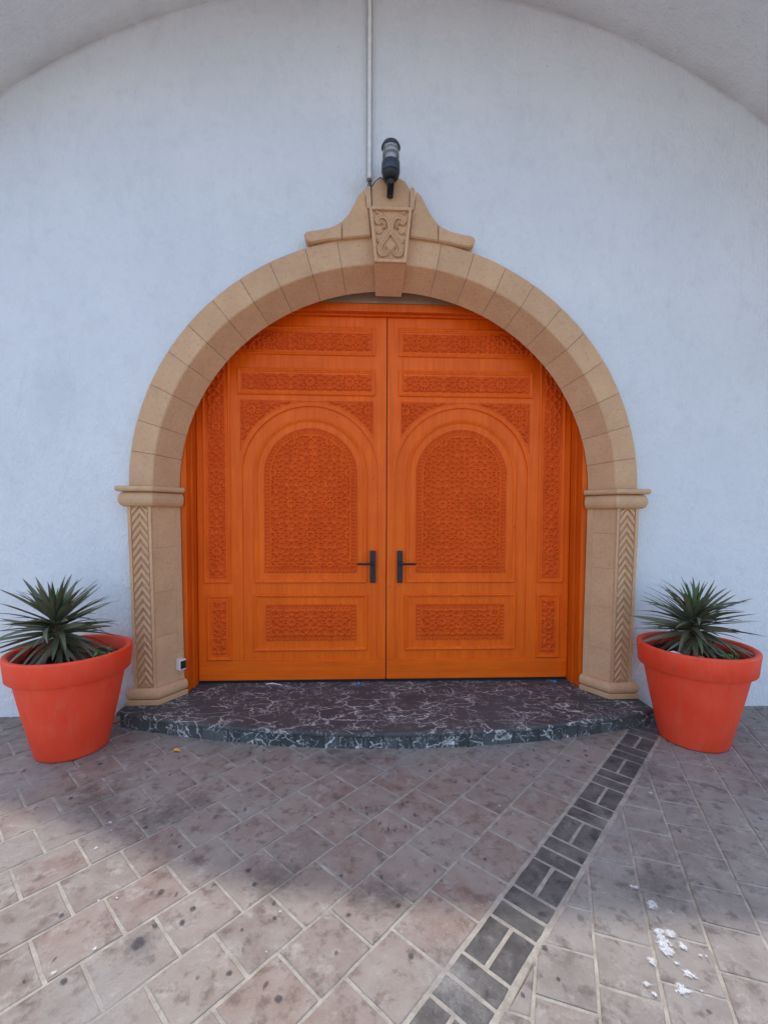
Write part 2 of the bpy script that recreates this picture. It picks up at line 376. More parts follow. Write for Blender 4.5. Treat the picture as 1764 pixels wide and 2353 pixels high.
def paver(name, poly, mat, joint):
    if len(poly) < 3 or area(poly) < .0012: return
    cx = sum(p[0] for p in poly)/len(poly); cy = sum(p[1] for p in poly)/len(poly)
    # dedupe and subdivide edges a little so that they wander
    pts = []
    for i in range(len(poly)):
        p, q = np.array(poly[i]), np.array(poly[(i+1) % len(poly)]); L = np.linalg.norm(q-p)
        if L < 1e-4: continue
        k = 3 if L > .12 else (2 if L > .06 else 1)
        for j in range(k): pts.append(p+(q-p)*j/k)
    if len(pts) < 3: return
    pts = np.array(pts); c = np.array((cx, cy)); d = c-pts; L = np.linalg.norm(d, axis=1)[:, None]
    jit = rng.uniform(-.0016, .0016, (len(pts), 2))
    ht = rng.uniform(-.0012, .0014); tilt = rng.uniform(-.006, .006, 2)
    # inset by half joint towards the inside (per-axis approx via scaling to the centre along edges)
    def inset(amount):
        P_ = pts.copy(); n = len(pts)
        for i in range(n):
            a, b, e = pts[i-1], pts[i], pts[(i+1) % n]
            d0 = (b-a)/np.linalg.norm(b-a); d1 = (e-b)/np.linalg.norm(e-b)
            n0 = np.array((-d0[1], d0[0])); n1 = np.array((-d1[1], d1[0]))
            if np.dot(n0, c-b) < 0: n0 = -n0
            if np.dot(n1, c-b) < 0: n1 = -n1
            bs = n0+n1; bs = bs/max(np.dot(bs, bs)/2, .5); P_[i] = b+bs*amount
        return P_+jit
    top = inset(joint/2+.003); edge = inset(joint/2)
    n = len(pts); V = []
    zt = lambda p: ht+tilt[0]*(p[0]-cx)+tilt[1]*(p[1]-cy)
    for p in top: V.append((p[0]-cx, p[1]-cy, zt(p)))
    for p in edge: V.append((p[0]-cx, p[1]-cy, zt(p)-.0025))
    for p in edge: V.append((p[0]-cx, p[1]-cy, -.015))
    Fc = [tuple(range(n))]
    for k in (0, n):
        for i in range(n): Fc.append((k+i, k+n+i, k+n+(i+1) % n, k+(i+1) % n))
    me = bpy.data.meshes.new(name); me.from_pydata(V, [], Fc)
    bm = bmesh.new(); bm.from_mesh(me); bmesh.ops.recalc_face_normals(bm, faces=bm.faces)
    bm.to_mesh(me); bm.free(); me.materials.append(mat)
    ob = bpy.data.objects.new(name, me); COL.objects.link(ob); ob.parent = pave; ob.location = (cx, cy, 0)
    return ob
def in_view(x, y, m=.25):
    v = cam.matrix_world.inverted() @ Vector((x, y, 0))
    if v.z > -.6: return False
    px = v.x/-v.z*F_PX/882.0; py = (-v.y/-v.z*F_PX+PPY-IMG_H/2)/(IMG_H/2)
    return abs(px) < 1+m and py < 1+m
a45 = math.radians(45.7); U = (math.cos(a45), math.sin(a45)); N = (-U[1], U[0])
def uv(u, n, U=U, N=N): return (U[0]*u+N[0]*n, U[1]*u+N[1]*n)
phase = {0: -.143, 1: -.243, 2: -.355, 3: -.469, 4: -.801, 5: -.669, 6: -.786, 7: -1.132, 8: -1.245, 9: -1.356}
def in_step(x, y): return abs(x) < 1.75 and y > -.36+.091*(x-.12)**2
for k in range(0, 18):
    n0 = -1.400+.2295*k; n1 = n0+.2295; ph = phase.get(k, -.143-.1155*k)
    for j in range(-18, 14):
        u0 = ph+.2335*j; q = [uv(u0, n0), uv(u0+.2335, n0), uv(u0+.2335, n1), uv(u0, n1)]
        cx, cy = uv(u0+.117, n0+.115)
        if cy > .12 or in_step(cx, cy) or not in_view(cx, cy): continue
        paver('paving_tile', q, MAT['paver'], .013)
for k in range(-6, 8):                                     # the dark border band
    b0 = .137+.3845*k
    for (s, e, h0, h1) in ((0, .094, 0, 1), (.094, .188, 0, 1), (.188, .3845, 0, .5), (.188, .3845, .5, 1)):
        m0 = -1.404-.189*h0; m1 = -1.404-.189*h1
        q = [uv(b0+s, m1), uv(b0+e, m1), uv(b0+e, m0), uv(b0+s, m0)]
        cx, cy = uv(b0+(s+e)/2, (m0+m1)/2)
        if cy > .1 or in_step(cx, cy) or not in_view(cx, cy): continue
        paver('border_brick', q, MAT['brick_d'], .016)
a66 = math.radians(66.4); U2 = (math.cos(a66), math.sin(a66)); N2 = (-U2[1], U2[0]); ad = math.radians(159.3); Dv = (math.cos(ad), math.sin(ad))
for k in range(-9, 8):
    n1 = -1.503-.188*k; n0 = n1-.188; ph = -.534 if k % 2 == 0 else -.232+.193*-1
    for j in range(-12, 12):
        u0 = ph+.193*j
        def pt(u, n):                                      # rows cut along the slightly skewed cross direction
            sk = (n-n1)*math.tan(math.radians(159.3-156.4))
            return uv(u-sk, n, U2, N2)
        q = [pt(u0, n0), pt(u0+.193, n0), pt(u0+.193, n1), pt(u0, n1)]
        q = clip(q, N, -1.604, False)
        if len(q) < 3: continue
        cx = sum(p[0] for p in q)/len(q); cy = sum(p[1] for p in q)/len(q)
        if cy > .12 or in_step(cx, cy) or not in_view(cx, cy): continue
        paver('paving_tile', q, MAT['paver_g'], .012)
DARK = [(-0.984, -1.57, 0.0172), (-0.845, -1.709, 0.0169), (-0.828, -1.652, 0.015), (-1.139, -1.909, 0.0177), (-0.966, -1.787, 0.0276), (-0.94, -1.718, 0.0134), (-1.266, -1.903, 0.0084), (-1.306, -1.663, 0.0148), (-0.622, -1.548, 0.0149), (-0.525, -1.639, 0.0112), (-0.511, -1.703, 0.0088), (-0.618, -1.747, 0.0086), (-0.618, -1.902, 0.0142), (-0.442, -1.988, 0.0171), (-0.273, -1.847, 0.0099), (-0.235, -1.703, 0.0118), (-0.047, -1.668, 0.0151), (-0.018, -1.868, 0.0134), (-0.273, -1.518, 0.0131), (-0.033, -1.259, 0.0112), (-0.424, -1.148, 0.0091), (0.047, -1.05, 0.011), (0.169, -0.693, 0.0126), (-0.482, -0.992, 0.0084), (0.206, -0.765, 0.0139), (-0.667, -1.474, 0.0155), (-1.763, -0.62, 0.0198), (-2.163, -0.679, 0.0193), (-1.723, -0.952, 0.0139), (-1.467, -1.074, 0.0132), (-1.222, -1.194, 0.0189), (0.406, -0.701, 0.0089), (0.523, -0.683, 0.0089), (0.802, -0.724, 0.0139), (1.067, -0.687, 0.0167), (0.334, -0.883, 0.0118), (0.348, -1.45, 0.011), (1.23, -0.572, 0.0178), (1.208, -0.63, 0.0175), (0.447, -1.858, 0.0138), (0.45, -1.963, 0.0129), (0.318, -2.005, 0.0105)]
WHITE = [(-1.104, -1.802, 0.0109), (-1.19, -1.881, 0.012), (-1.206, -1.603, 0.0071), (-1.142, -1.593, 0.0072), (-1.374, -1.209, 0.01), (-1.379, -1.32, 0.013), (-1.477, -1.243, 0.0074), (-1.41, -1.153, 0.0141), (-1.109, -1.29, 0.0072), (-0.493, -1.679, 0.0079), (-0.512, -1.836, 0.0063), (-0.653, -1.239, 0.0087), (0.519, -1.095, 0.0097), (0.57, -1.163, 0.0074), (0.859, -0.659, 0.0078), (1.37, -1.018, 0.0174), (1.519, -0.949, 0.0108), (0.909, -1.62, 0.0121), (0.933, -1.712, 0.0247), (0.918, -1.806, 0.0214), (0.877, -1.817, 0.0193), (0.875, -1.845, 0.0228), (0.869, -1.888, 0.024), (0.871, -1.869, 0.0187), (0.929, -1.884, 0.0141), (0.787, -1.926, 0.0129), (0.868, -1.931, 0.0079), (0.886, -1.962, 0.0204), (0.896, -1.973, 0.0087), (0.728, -1.994, 0.0117), (0.733, -2.025, 0.0121), (0.828, -2.017, 0.0203), (0.965, -1.904, 0.0073), (0.986, -1.909, 0.0051), (0.885, -2.018, 0.0061)]
def soft_mat(name, col, r0, r1, brk, scale, mx=1.0):
    t = NT(name); o = t.tc.outputs['Object']; ln = t.n('ShaderNodeVectorMath', operation='LENGTH'); t.l(o, ln.inputs[0])
    nz = t.noise(t.add(o, t.oi.outputs['Random']), scale, 5, .7); d = t.math('ADD', ln.outputs['Value'], t.math('MULTIPLY', t.math('SUBTRACT', nz.outputs[0], .5), brk))
    al = t.ramp(d, [(r0, 1), (r1, 0)]); g = t.noise(t.pos, 90, 4, .7); al = t.math('MULTIPLY', al, t.ramp(g.outputs[0], [(.3, .5*mx), (.6, mx)]))
    m = t.fin(col, .85); t.l(al, t.b.inputs['Alpha']); return m
MAT['stain'] = soft_mat('dark gum stain', (.06, .056, .058), .40, .66, .9, 1.8, .85)
MAT['splash'] = soft_mat('white lime splash', (.64, .63, .60), .22, .5, 2.2, 2.6, .85)
MAT['smear'] = soft_mat('grey dirt smear', (.10, .085, .08), .0, .8, 2.4, 4.5, .38)
MAT['bloom'] = soft_mat('pale lime bloom', (.42, .39, .35), .0, .8, 1.6, 5.0, .5)
BLOT = bpy.data.meshes.new('blot'); BLOT.from_pydata([(math.cos(2*PI*i/16)*1.2, math.sin(2*PI*i/16)*1.2, 0) for i in range(16)], [], [tuple(range(16))])
def blot(name, x, y, r, mat, z, rough=.25, n=14, stretch=1.0, ang=0):
    me = BLOTS.get(mat.name)
    if me is None: me = BLOT.copy(); me.materials.append(mat); BLOTS[mat.name] = me
    ob = bpy.data.objects.new(name, me); COL.objects.link(ob); ob.parent = pave; ob.location = (x, y, z); ob.scale = (r*stretch, r, 1); ob.rotation_euler = (0, 0, ang); return ob
BLOTS = {}
for i, (x, y, r, st_, mt) in enumerate([(-1.17, -1.10, .15, 1.2, 'smear'), (-1.05, -.98, .10, 1.6, 'smear'), (-.55, -1.52, .13, 1.5, 'smear'), (.12, -.60, .16, 1.5, 'bloom'), (-.05, -.78, .12, 1.3, 'bloom'), (1.02, -1.28, .12, 1.6, 'bloom'), (.92, -.78, .09, 1.2, 'bloom'), (.72, -1.02, .08, 1.3, 'bloom'), (-1.55, -1.0, .2, 1.8, 'smear'), (1.02, -1.62, .16, 1.6, 'smear'), (.86, -1.50, .12, 1.5, 'bloom'), (-.95, -1.79, .07, 1.8, 'smear'), (-.1, -1.62, .14, 1.4, 'smear'), (1.5, -.75, .16, 1.6, 'smear'), (-2.05, -.78, .2, 1.7, 'bloom'), (-1.75, -1.35, .22, 1.6, 'bloom'), (-1.0, -2.0, .2, 1.5, 'bloom'), (.1, -1.95, .15, 1.5, 'bloom'), (-.3, -.62, .14, 2.4, 'smear'), (.6, -.58, .14, 2.2, 'bloom')]):
    blot('dirt_patch', x, y, r, MAT[mt], .0042+.00003*i, stretch=st_, ang=.8+i)
for i, (x, y, r) in enumerate(DARK): blot('dark_stain', x, y, r*rng.uniform(.9, 1.3), MAT['stain'], .0052+.00001*i, .22, 14, rng.uniform(.9, 1.3), rng.uniform(0, 3))
for i, (x, y, r) in enumerate(WHITE):
    if x > .7 and y < -1.6:
        for q in range(2): blot('white_splash', x+rng.normal(0, r*.4), y+rng.normal(0, r*.4), r*rng.uniform(.9, 1.6), MAT['splash'], .006+.00002*i+.001*q, .7, 20, rng.uniform(1, 1.7), 2.2+rng.normal(0, .4))
    else: blot('white_splash', x, y, r*1.2, MAT['splash'], .006+.00002*i, .3, 14, rng.uniform(1, 1.5), rng.uniform(0, 3))

# ------------------------------------------------------------------ building: wall and vault
bld = thing('building', (0, YW, 0), 'white rough plastered building front under a shallow vault', 'building')
def arch_pts(a, b, n, lo=0, hi=PI): return [(a*math.cos(t), ZC+b*math.sin(t)) for t in np.linspace(lo, hi, n)]
ho = [(1.80, -.05)]+[(1.80, z) for z in np.linspace(.4, ZC-.05, 5)]+arch_pts(1.80, 1.715, 49)+[(-1.80, z) for z in np.linspace(ZC-.05, .4, 5)]+[(-1.80, -.05)]
WX, WZ = 6.0, 6.4
outer = []
for i, (x, z) in enumerate(ho):
    if i < 6: outer.append((WX, z))
    elif i >= len(ho)-6: outer.append((-WX, z))
    else:
        t = (i-6)/(len(ho)-13); s = t*(2*(WZ-ZC)+2*WX)
        if s < WZ-ZC: outer.append((WX, ZC+s))
        elif s < WZ-ZC+2*WX: outer.append((WX-(s-(WZ-ZC)), WZ))
        else: outer.append((-WX, WZ-(s-(WZ-ZC)-2*WX)))
V = []; Fc = []; n = len(ho)
for y in (YW, .5):
    V += [(x, y, z) for x, z in ho]+[(x, y, z) for x, z in outer]
for i in range(n-1):
    Fc.append((i, i+1, n+i+1, n+i)); Fc.append((2*n+i, 3*n+i, 3*n+i+1, 2*n+i+1))
    Fc.append((i, 2*n+i, 2*n+i+1, i+1)); Fc.append((n+i, n+i+1, 3*n+i+1, 3*n+i))
Fc += [(0, n, 3*n, 2*n), (n-1, 3*n-1, 4*n-1, 2*n-1)]
mesh_obj('wall', V, Fc, MAT['plaster'], bld)
box_obj('light_block_slab', (-2.6, 2.6, .52, .7, -.05, 4.2), MAT['plaster'], bld, 0)  # unseen slab added behind the doors to keep light out
# vault: shallow arched hood; its unseen front edge is bowed to cast the paving shadow
VR, VZ, VX = 4.911, .449, .06
edge = [(-6, -.25), (-3.6, -.30), (-3.0, -.42), (-2.5, -.65), (-1.87, -.91), (-1.43, -1.13), (-1.03, -1.25), (-.26, -1.37), (.69, -1.47), (1.6, -1.5), (3, -1.5), (6, -1.45)]
def yfront(x): return float(np.interp(x, [e[0] for e in edge], [e[1] for e in edge]))
V = []; Fc = []; NA = 60; NY = 8
angs = np.linspace(-math.radians(62), math.radians(62), NA+1)
for side in (0, .32):
    for t in angs:
        x = VX+(VR+side)*math.sin(t); z = VZ+(VR+side)*math.cos(t); xe = VX+VR*math.sin(t)
        for j in range(NY+1):
            y = .25+(yfront(xe)-.25)*j/NY; V.append((x, y, z))
m = NY+1; half = (NA+1)*m
for i in range(NA):
    for j in range(NY):
        a = i*m+j; Fc.append((a, a+1, a+m+1, a+m)); Fc.append((half+a, half+a+m, half+a+m+1, half+a+1))
    a = i*m+NY; Fc.append((a, half+a, half+a+m, a+m)); a = i*m; Fc.append((a, a+m, half+a+m, half+a))
for i in (0, NA):
    for j in range(NY): a = i*m+j; Fc.append((a, half+a, half+a+1, a+1))
mesh_obj('vault', V, Fc, MAT['plaster'], bld, smooth=False)

# ------------------------------------------------------------------ marble step
def step_y(x): return -.5+.091*(x-.12)**2
step = thing('door_step', (0, -.1, 0), 'low dark veined marble step with a bowed front below the doors', 'step')
xs = np.linspace(-1.91, 1.90, 61)
front = [(x, step_y(x)) for x in xs]
def slab(off, z0, z1, name, mat, r=.0):
    base = [(xs[0]-off, .5)]+[(x+(off*(-1 if i == 0 else (1 if i == len(xs)-1 else 0))), y-off) for i, (x, y) in enumerate(front)]+[(xs[-1]+off, .5)]
    rings = []
    prof = [(0, z0), (0, z1)] if r == 0 else [(-r*.6, z0), (0, z0+r*.6), (0, z1-r), (-r*.4, z1-r*.3), (-r*1.1, z1)]
    c = np.array((0, .3)); bmx = bmesh.new()
    for q, z in prof:
        ring = []
        for (x, y) in base:
            d = np.array((x*.25, y-.6)); d = d/np.linalg.norm(d); ring.append(bmx.verts.new((x+d[0]*q, y+d[1]*q, z)))
        rings.append(ring)
    k = len(base)
    for a, b in zip(rings, rings[1:]):
        for i in range(k): bmx.faces.new((a[i], a[(i+1) % k], b[(i+1) % k], b[i]))
    bmx.faces.new(rings[0][::-1]); bmx.faces.new(rings[-1])
    return bm_obj(name, bmx, mat, step)
slab(.016, .082, ZS, 'top_slab', MAT['marble'], .010)
slab(-.012, -.012, .081, 'core', MAT['gap'])
# riser tiles
acc = 0; pts = [np.array(p) for p in [(xs[0]-.0, .05)]+front+[(xs[-1], .05)]]
seg = [0]
for a, b in zip(pts, pts[1:]): seg.append(seg[-1]+np.linalg.norm(b-a))
def at(s): return np.array([np.interp(s, seg, [p[0] for p in pts]), np.interp(s, seg, [p[1] for p in pts])])
s = .0
while s < seg[-1]-.03:
    w = min(rng.choice([.092, .096, .1, .088]), seg[-1]-s); a, b = at(s+.0016), at(s+w-.0016); d = (b-a)/np.linalg.norm(b-a); nn = np.array((d[1], -d[0]))
    j = rng.uniform(-.0012, .0012); bm = bmesh.new(); vs = []
    for z in (-.01, .0805):
        for p in (a+nn*j, b+nn*j, b-nn*.0105, a-nn*.0105): vs.append(bm.verts.new((p[0], p[1], z)))
    for f in ((0, 1, 2, 3), (4, 7, 6, 5), (0, 4, 5, 1), (1, 5, 6, 2), (2, 6, 7, 3), (3, 7, 4, 0)): bm.faces.new([vs[i] for i in f])
    bm_obj('riser_tile', bm, MAT['marble'], step); s += w

# ------------------------------------------------------------------ stone archway
arch = thing('stone_archway', (0, 0, ZS), 'sandstone archway with carved keystone and chevron pillars around the orange doors', 'archway')
def ell(a, b, t): return np.array((a*math.cos(t), ZC+b*math.sin(t)))
def voussoir(t0, t1, jit):
    K = 5; ts = np.linspace(t0, t1, K); V = []; Fc = []
    for t in ts:
        fo = ell(AO, BO, t); fi = ell(AI, BI, t); bi = ell(AB, BB, t); bo = ell(AO+.02, BO+.02, t)
        ch = .005
        d = (fo-fi)/np.linalg.norm(fo-fi)
        V += [(fo[0]-d[0]*ch, jit, fo[1]-d[1]*ch), (fo[0], jit+ch, fo[1]), (bo[0], .10, bo[1]), (bo[0]-.03*d[0], .36, bo[1]-.03*d[1]), (bi[0], YB+.16 if False else YB, bi[1]), (fi[0]+(bi[0]-fi[0])*.03, jit+ch, fi[1]+(bi[1]-fi[1])*.03), (fi[0]+d[0]*ch, jit, fi[1]+d[1]*ch)]
    m = 7
    for i in range(K-1):
        for j in range(m): a = i*m+j; b = i*m+(j+1) % m; Fc.append((a, b, b+m, a+m))
    Fc.append(tuple(range(m))); Fc.append(tuple((K-1)*m+j for j in range(m))[::-1])
    return V, Fc
NV = 11; tk = math.radians(86.0)
for side in (0, 1):
    cuts = [0.0005]+[tk*(i/NV)+rng.uniform(-.009, .016) for i in range(1, NV)]+[tk+.02]
    for a, b in zip(cuts, cuts[1:]):
        g = .0009; t0, t1 = a+g, b-g
        if side: t0, t1 = PI-t1, PI-t0
        V, Fc = voussoir(t0, t1, rng.uniform(-.0015, .0015)); mesh_obj('voussoir', V, Fc, MAT['sand'], arch)
# mortar core behind the joints
V = []; Fc = []; ts = np.linspace(.0, PI, 70)
for t in ts:
    fo = ell(AO-.004, BO-.004, t); fi = ell(AI+.006, BI+.006, t); bi = ell(AB+.006, BB+.006, t)
    V += [(fo[0], .006, fo[1]), (fo[0], .3, fo[1]), (bi[0], YB-.006, bi[1]), (fi[0], .008, fi[1])]
for i in range(len(ts)-1):
    for j in range(4): a = i*4+j; b = i*4+(j+1) % 4; Fc.append((a, b, b+4, a+4))
Fc += [(0, 1, 2, 3), tuple((len(ts)-1)*4+j for j in (3, 2, 1, 0))]
mesh_obj('joint_mortar', V, Fc, MAT['sand_joint'], arch)
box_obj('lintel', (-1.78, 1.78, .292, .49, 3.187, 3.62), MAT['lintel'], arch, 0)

def pillar(s):
    XI0, XI1, XO0, XO1 = 1.700, 1.722, 1.862, 1.893    # inner / outer half width at bottom and top
    xb0, xb1 = 1.585, 1.602
    zb, zt = .225, 1.575
    def X(z, a, b): return a+(b-a)*(z-zb)/(zt-zb)
    root = mesh_obj('pillar', [(s*x, y, z) for z in (zb-.06, zt+.05) for x, y in ((X(z, XO0, XO1)-.004, YW+.1), (X(z, XO0, XO1)-.004, .006), (X(z, XI0, XI1)+.006, .006), (X(z, xb0, xb1)+.006, YB-.006), (X(z, xb0, xb1)+.12, YB-.004))],
                    [(0, 1, 2, 3, 4), (9, 8, 7, 6, 5)]+[(i, (i+1) % 5, (i+1) % 5+5, i+5) for i in range(5)], MAT['sand_joint'], arch)
    cz = [zb, .60, .93, 1.26, zt] if s < 0 else [zb, .47, .80, 1.10, 1.37, zt]
    for z0, z1 in zip(cz, cz[1:]):
        V = []
        for z in (z0+.001, z1-.001):
            for x, y in ((X(z, XO0, XO1), YW+.08), (X(z, XO0, XO1), .003), (X(z, XO0, XO1)-.003, 0), (X(z, XI0, XI1)+.003, 0), (X(z, XI0, XI1), .003), (X(z, xb0, xb1), YB), (X(z, xb0, xb1)+.15, YB+.001)): V.append((s*x, y, z))
        m = 7; mesh_obj('stone_block', V, [tuple(range(m)), tuple(range(2*m-1, m-1, -1))]+[(i, (i+1) % m, (i+1) % m+m, i+m) for i in range(m)], MAT['sand'], root)
    # narrow raised strip along the inner rear edge
    V = []
    for z in (zb, zt):
        a = np.array((X(z, XI0, XI1), 0)); b = np.array((X(z, xb0, xb1), YB)); d = (b-a)/np.linalg.norm(b-a); nn = np.array((-d[1], d[0]));
        if nn[0] > 0: nn = -nn
        for q, h in ((.78, -.002), (.785, .006), (.995, .006), (1.0, -.002)):
            p = a+(b-a)*q+nn*h; V.append((s*p[0], p[1], z))
    mesh_obj('edge_strip', V, [(0, 1, 2, 3), (7, 6, 5, 4)]+[(i, (i+1) % 4, (i+1) % 4+4, i+4) for i in range(4)], MAT['sand'], root)
    # border fillets on the front
    for w0, w1 in ((.0, .026), (.142, .166)):
        V = []
        for z in (zb, zt):
            xo = X(z, XO0, XO1); wd = xo-X(z, XI0, XI1)
            for f, y in ((w0, .002), (w0+.002, -.016), (w1-.003, -.016), (w1, .002)): V.append((s*(xo-f*wd/.166), y, z))
        mesh_obj('edge_fillet', V, [(0, 1, 2, 3), (7, 6, 5, 4)]+[(i, (i+1) % 4, (i+1) % 4+4, i+4) for i in range(4)], MAT['sand'], root)
    # chevrons
    nch = 21; pitch = (zt-zb-.03)/nch; hh = .078
    for i in range(-1, nch):
        z = zb+.012+i*pitch
        xo = X(z, XO0, XO1); wd = xo-X(z, XI0, XI1); xl = xo-.029*wd/.166; xr = xo-.139*wd/.166; xm = (xl+xr)/2
        tk_ = pitch*.74; V = []; Fc = []
        secs = []
        for (x, zz) in ((xl, z), (xm, z+hh), (xr, z)):
            ring = []
            for f, y in ((0, .001), (.14, -.013), (.5, -.017), (.86, -.013), (1, .001)):
                ring.append((s*x, y, min(max(zz+tk_*f, zb+.002), zt-.004)))
            secs.append(ring)
        for r in secs: V += r
        for q in range(2):
            for k in range(5): a = q*5+k; b = q*5+(k+1) % 5; Fc.append((a, b, b+5, a+5))
        Fc += [(0, 1, 2, 3, 4), (14, 13, 12, 11, 10)]
        mesh_obj('chevron', V, Fc, MAT['sand'], root)
    # capital and base: mitred mouldings around front and inner face
    def ring(name, z0, prof, t):
        xo = X(t, XO0, XO1); xi = X(t, XI0, XI1); xb = X(t, xb0, xb1)
        path = [(s*xo, YW+.03), (s*xo, 0), (s*xi, 0), (s*xb, YB-.002)]
        sg = 1 if s > 0 else -1
        V, Fc = sweep2(path, [(o_*-1*sg*-1, h) for o_, h in prof], False, lambda a, b, h: (a, b, z0+h))
        return mesh_obj(name, V, Fc, MAT['sand'], root)
    # positive offset must point away from the pillar
    def arc(c, r0, a0, a1, n_): return [(c[0]+r0*math.cos(t), c[1]+r0*math.sin(t)) for t in np.linspace(a0, a1, n_)]
    half = lambda o0, h0, h1, d: [(-.03, h0), (o0, h0)]+[(o0+d*math.sin(t), h0+(h1-h0)*(1-math.cos(t))/2) for t in np.linspace(.25, PI-.25, 7)]+[(o0, h1), (-.03, h1)]
    ring('capital_torus', 1.56, half(.014, 0, .108, .034), zt)
    ring('capital_fillet', 1.6685, half(.046, 0, .04, .016), zt)
    ring('base_torus', .150, half(.016, 0, .082, .030), zb)
    ring('base_plinth', ZS+.001, [(-.03, 0), (.036, 0), (.044, .004), (.044, .034), (.038, .0385), (-.03, .0385)], zb)
    return root
pillar(-1); pillar(1)

# keystone ------------------------------------------------------------------
ks = thing  # alias unused
def frus(front, back, yf, yb):
    V = [(x, yf, z) for x, z in front]+[(x, yb, z) for x, z in back]; n = len(front)
    return V, [tuple(range(n)), tuple(range(2*n-1, n-1, -1))]+[(i, (i+1) % n, (i+1) % n+n, i+n) for i in range(n)]
YK = -.052
V, Fc = frus([(-.113, 3.308), (.113, 3.308), (.154, 3.695), (-.154, 3.695)], [(-.100, 3.205), (.100, 3.205), (.154, 3.695), (-.154, 3.695)], YK, .215)
key = mesh_obj('keystone', V, Fc, MAT['sand'], arch)
# frame around the carving
tr = [(-.113, 3.308), (.113, 3.308), (.154, 3.695), (-.154, 3.695)]
V, Fc = sweep2(tr, [(0, -.001), (.0, .018), (.003, .022), (.018, .022), (.022, .019), (.023, -.001)], True, lambda a, b, h: (a, YK-h, b)); mesh_obj('relief_frame', V, Fc, MAT['sand'], key)
def zk(px, py): return ((px-857)*.000915, 3.695-(py-672)*.00086)
scroll = [(806, 846), (812, 812), (790, 790), (762, 800), (752, 775), (775, 752), (815, 752), (842, 785), (852, 835), (872, 885), (905, 935), (935, 985), (942, 1030), (920, 1058), (886, 1048), (876, 1015), (896, 992)]
def relief(name, pts, w, h, taper=True):
    for sg in (-1, 1):
        P_ = catmull([zk(857+sg*(p[0]-857), p[1]) for p in pts], 6); n = len(P_)
        V = []; Fc = []
        for i, p in enumerate(P_):
            a = P_[max(i-1, 0)]; b = P_[min(i+1, n-1)]; d = (b-a)/np.linalg.norm(b-a); nn = np.array((-d[1], d[0]))
            f = 1 if not taper else .35+.65*min(1, 2.2*min(i, n-1-i)/n*2)
            lift = .0004*sg
            for q, hh in ((-1, 0), (-.8, .75), (-.3, .95), (0, .72), (.3, .95), (.8, .75), (1, 0)): r = p+nn*q*w*f; V.append((r[0], YK-hh*h-lift+.0005, r[1]))
        for i in range(n-1):
            for k in range(6): a = i*7+k; Fc.append((a, a+1, a+8, a+7))
        mesh_obj(name, V, Fc, MAT['sand'], key)
relief('relief_scroll', scroll, .0185, .024)
relief('relief_leaf', [(742, 700), (765, 722), (800, 722)], .010, .018)
relief('relief_leaf', [(748, 880), (775, 872), (790, 845)], .012, .018)
relief('relief_leaf', [(752, 930), (775, 950), (790, 920)], .012, .018)
relief('relief_leaf', [(838, 1085), (850, 1078), (856, 1060)], .008, .008)
# neck stone above the keystone panel (holds the lamp) and crest stones
V, Fc = frus([(-.135, 3.699), (.135, 3.699), (.138, 3.845), (.105, 3.90), (.05, 3.925), (-.04, 3.927), (-.10, 3.902), (-.138, 3.845)], [(-.14, 3.699), (.14, 3.699), (.142, 3.85), (.108, 3.905), (.052, 3.93), (-.042, 3.932), (-.102, 3.908), (-.142, 3.85)], -.03, .09)
mesh_obj('neck_stone', V, Fc, MAT['sand'], arch)
# concave drip under the neck
V, Fc = sweep2([(-.135, 3.70), (-.07, 3.714), (0, 3.718), (.07, 3.714), (.135, 3.70)], [(-.012, -.002), (-.010, .010), (.004, .012), (.010, -.002)], False, lambda a, b, h: (a, -.03-h, b)); mesh_obj('neck_moulding', V, Fc, MAT['sand'], arch)
for sg in (-1, 1):
    V, Fc = frus([(sg*.139, 3.699), (sg*.168, 3.699), (sg*.178, 3.80), (sg*.172, 3.845), (sg*.155, 3.856), (sg*.141, 3.843)], [(sg*.139, 3.699), (sg*.17, 3.699), (sg*.18, 3.80), (sg*.174, 3.85), (sg*.157, 3.86), (sg*.141, 3.848)], -.042, .08); mesh_obj('shoulder_stone', V, Fc, MAT['sand'], arch)
    inner = [(.141, 3.515), (.345, 3.492), (.345, 3.612), (.30, 3.66), (.262, 3.73), (.225, 3.80), (.19, 3.838), (.181, 3.80), (.171, 3.72), (.157, 3.697)]
    outer_ = [(.349, 3.491), (.45, 3.478), (.56, 3.458), (.592, 3.462), (.612, 3.482), (.618, 3.508), (.607, 3.526), (.585, 3.535), (.52, 3.545), (.44, 3.562), (.385, 3.585), (.349, 3.610)]
    for pl, jy in ((inner, -.030), (outer_, -.0285)):
        bm = bmesh.new(); vs = [bm.verts.new((sg*x, jy, z)) for x, z in pl]; f = bm.faces.new(vs)
        r = bmesh.ops.extrude_face_region(bm, geom=[f]); bmesh.ops.translate(bm, verts=[e for e in r['geom'] if isinstance(e, bmesh.types.BMVert)], vec=(0, .115, 0))
        bmesh.ops.recalc_face_normals(bm, faces=bm.faces)
        ed = [e for e in bm.edges if all(abs(v.co.y-jy) < 1e-6 for v in e.verts)]
        bmesh.ops.bevel(bm, geom=ed, offset=.006, segments=2, affect='EDGES')
        bm_obj('crest_stone', bm, MAT['sand'], arch)

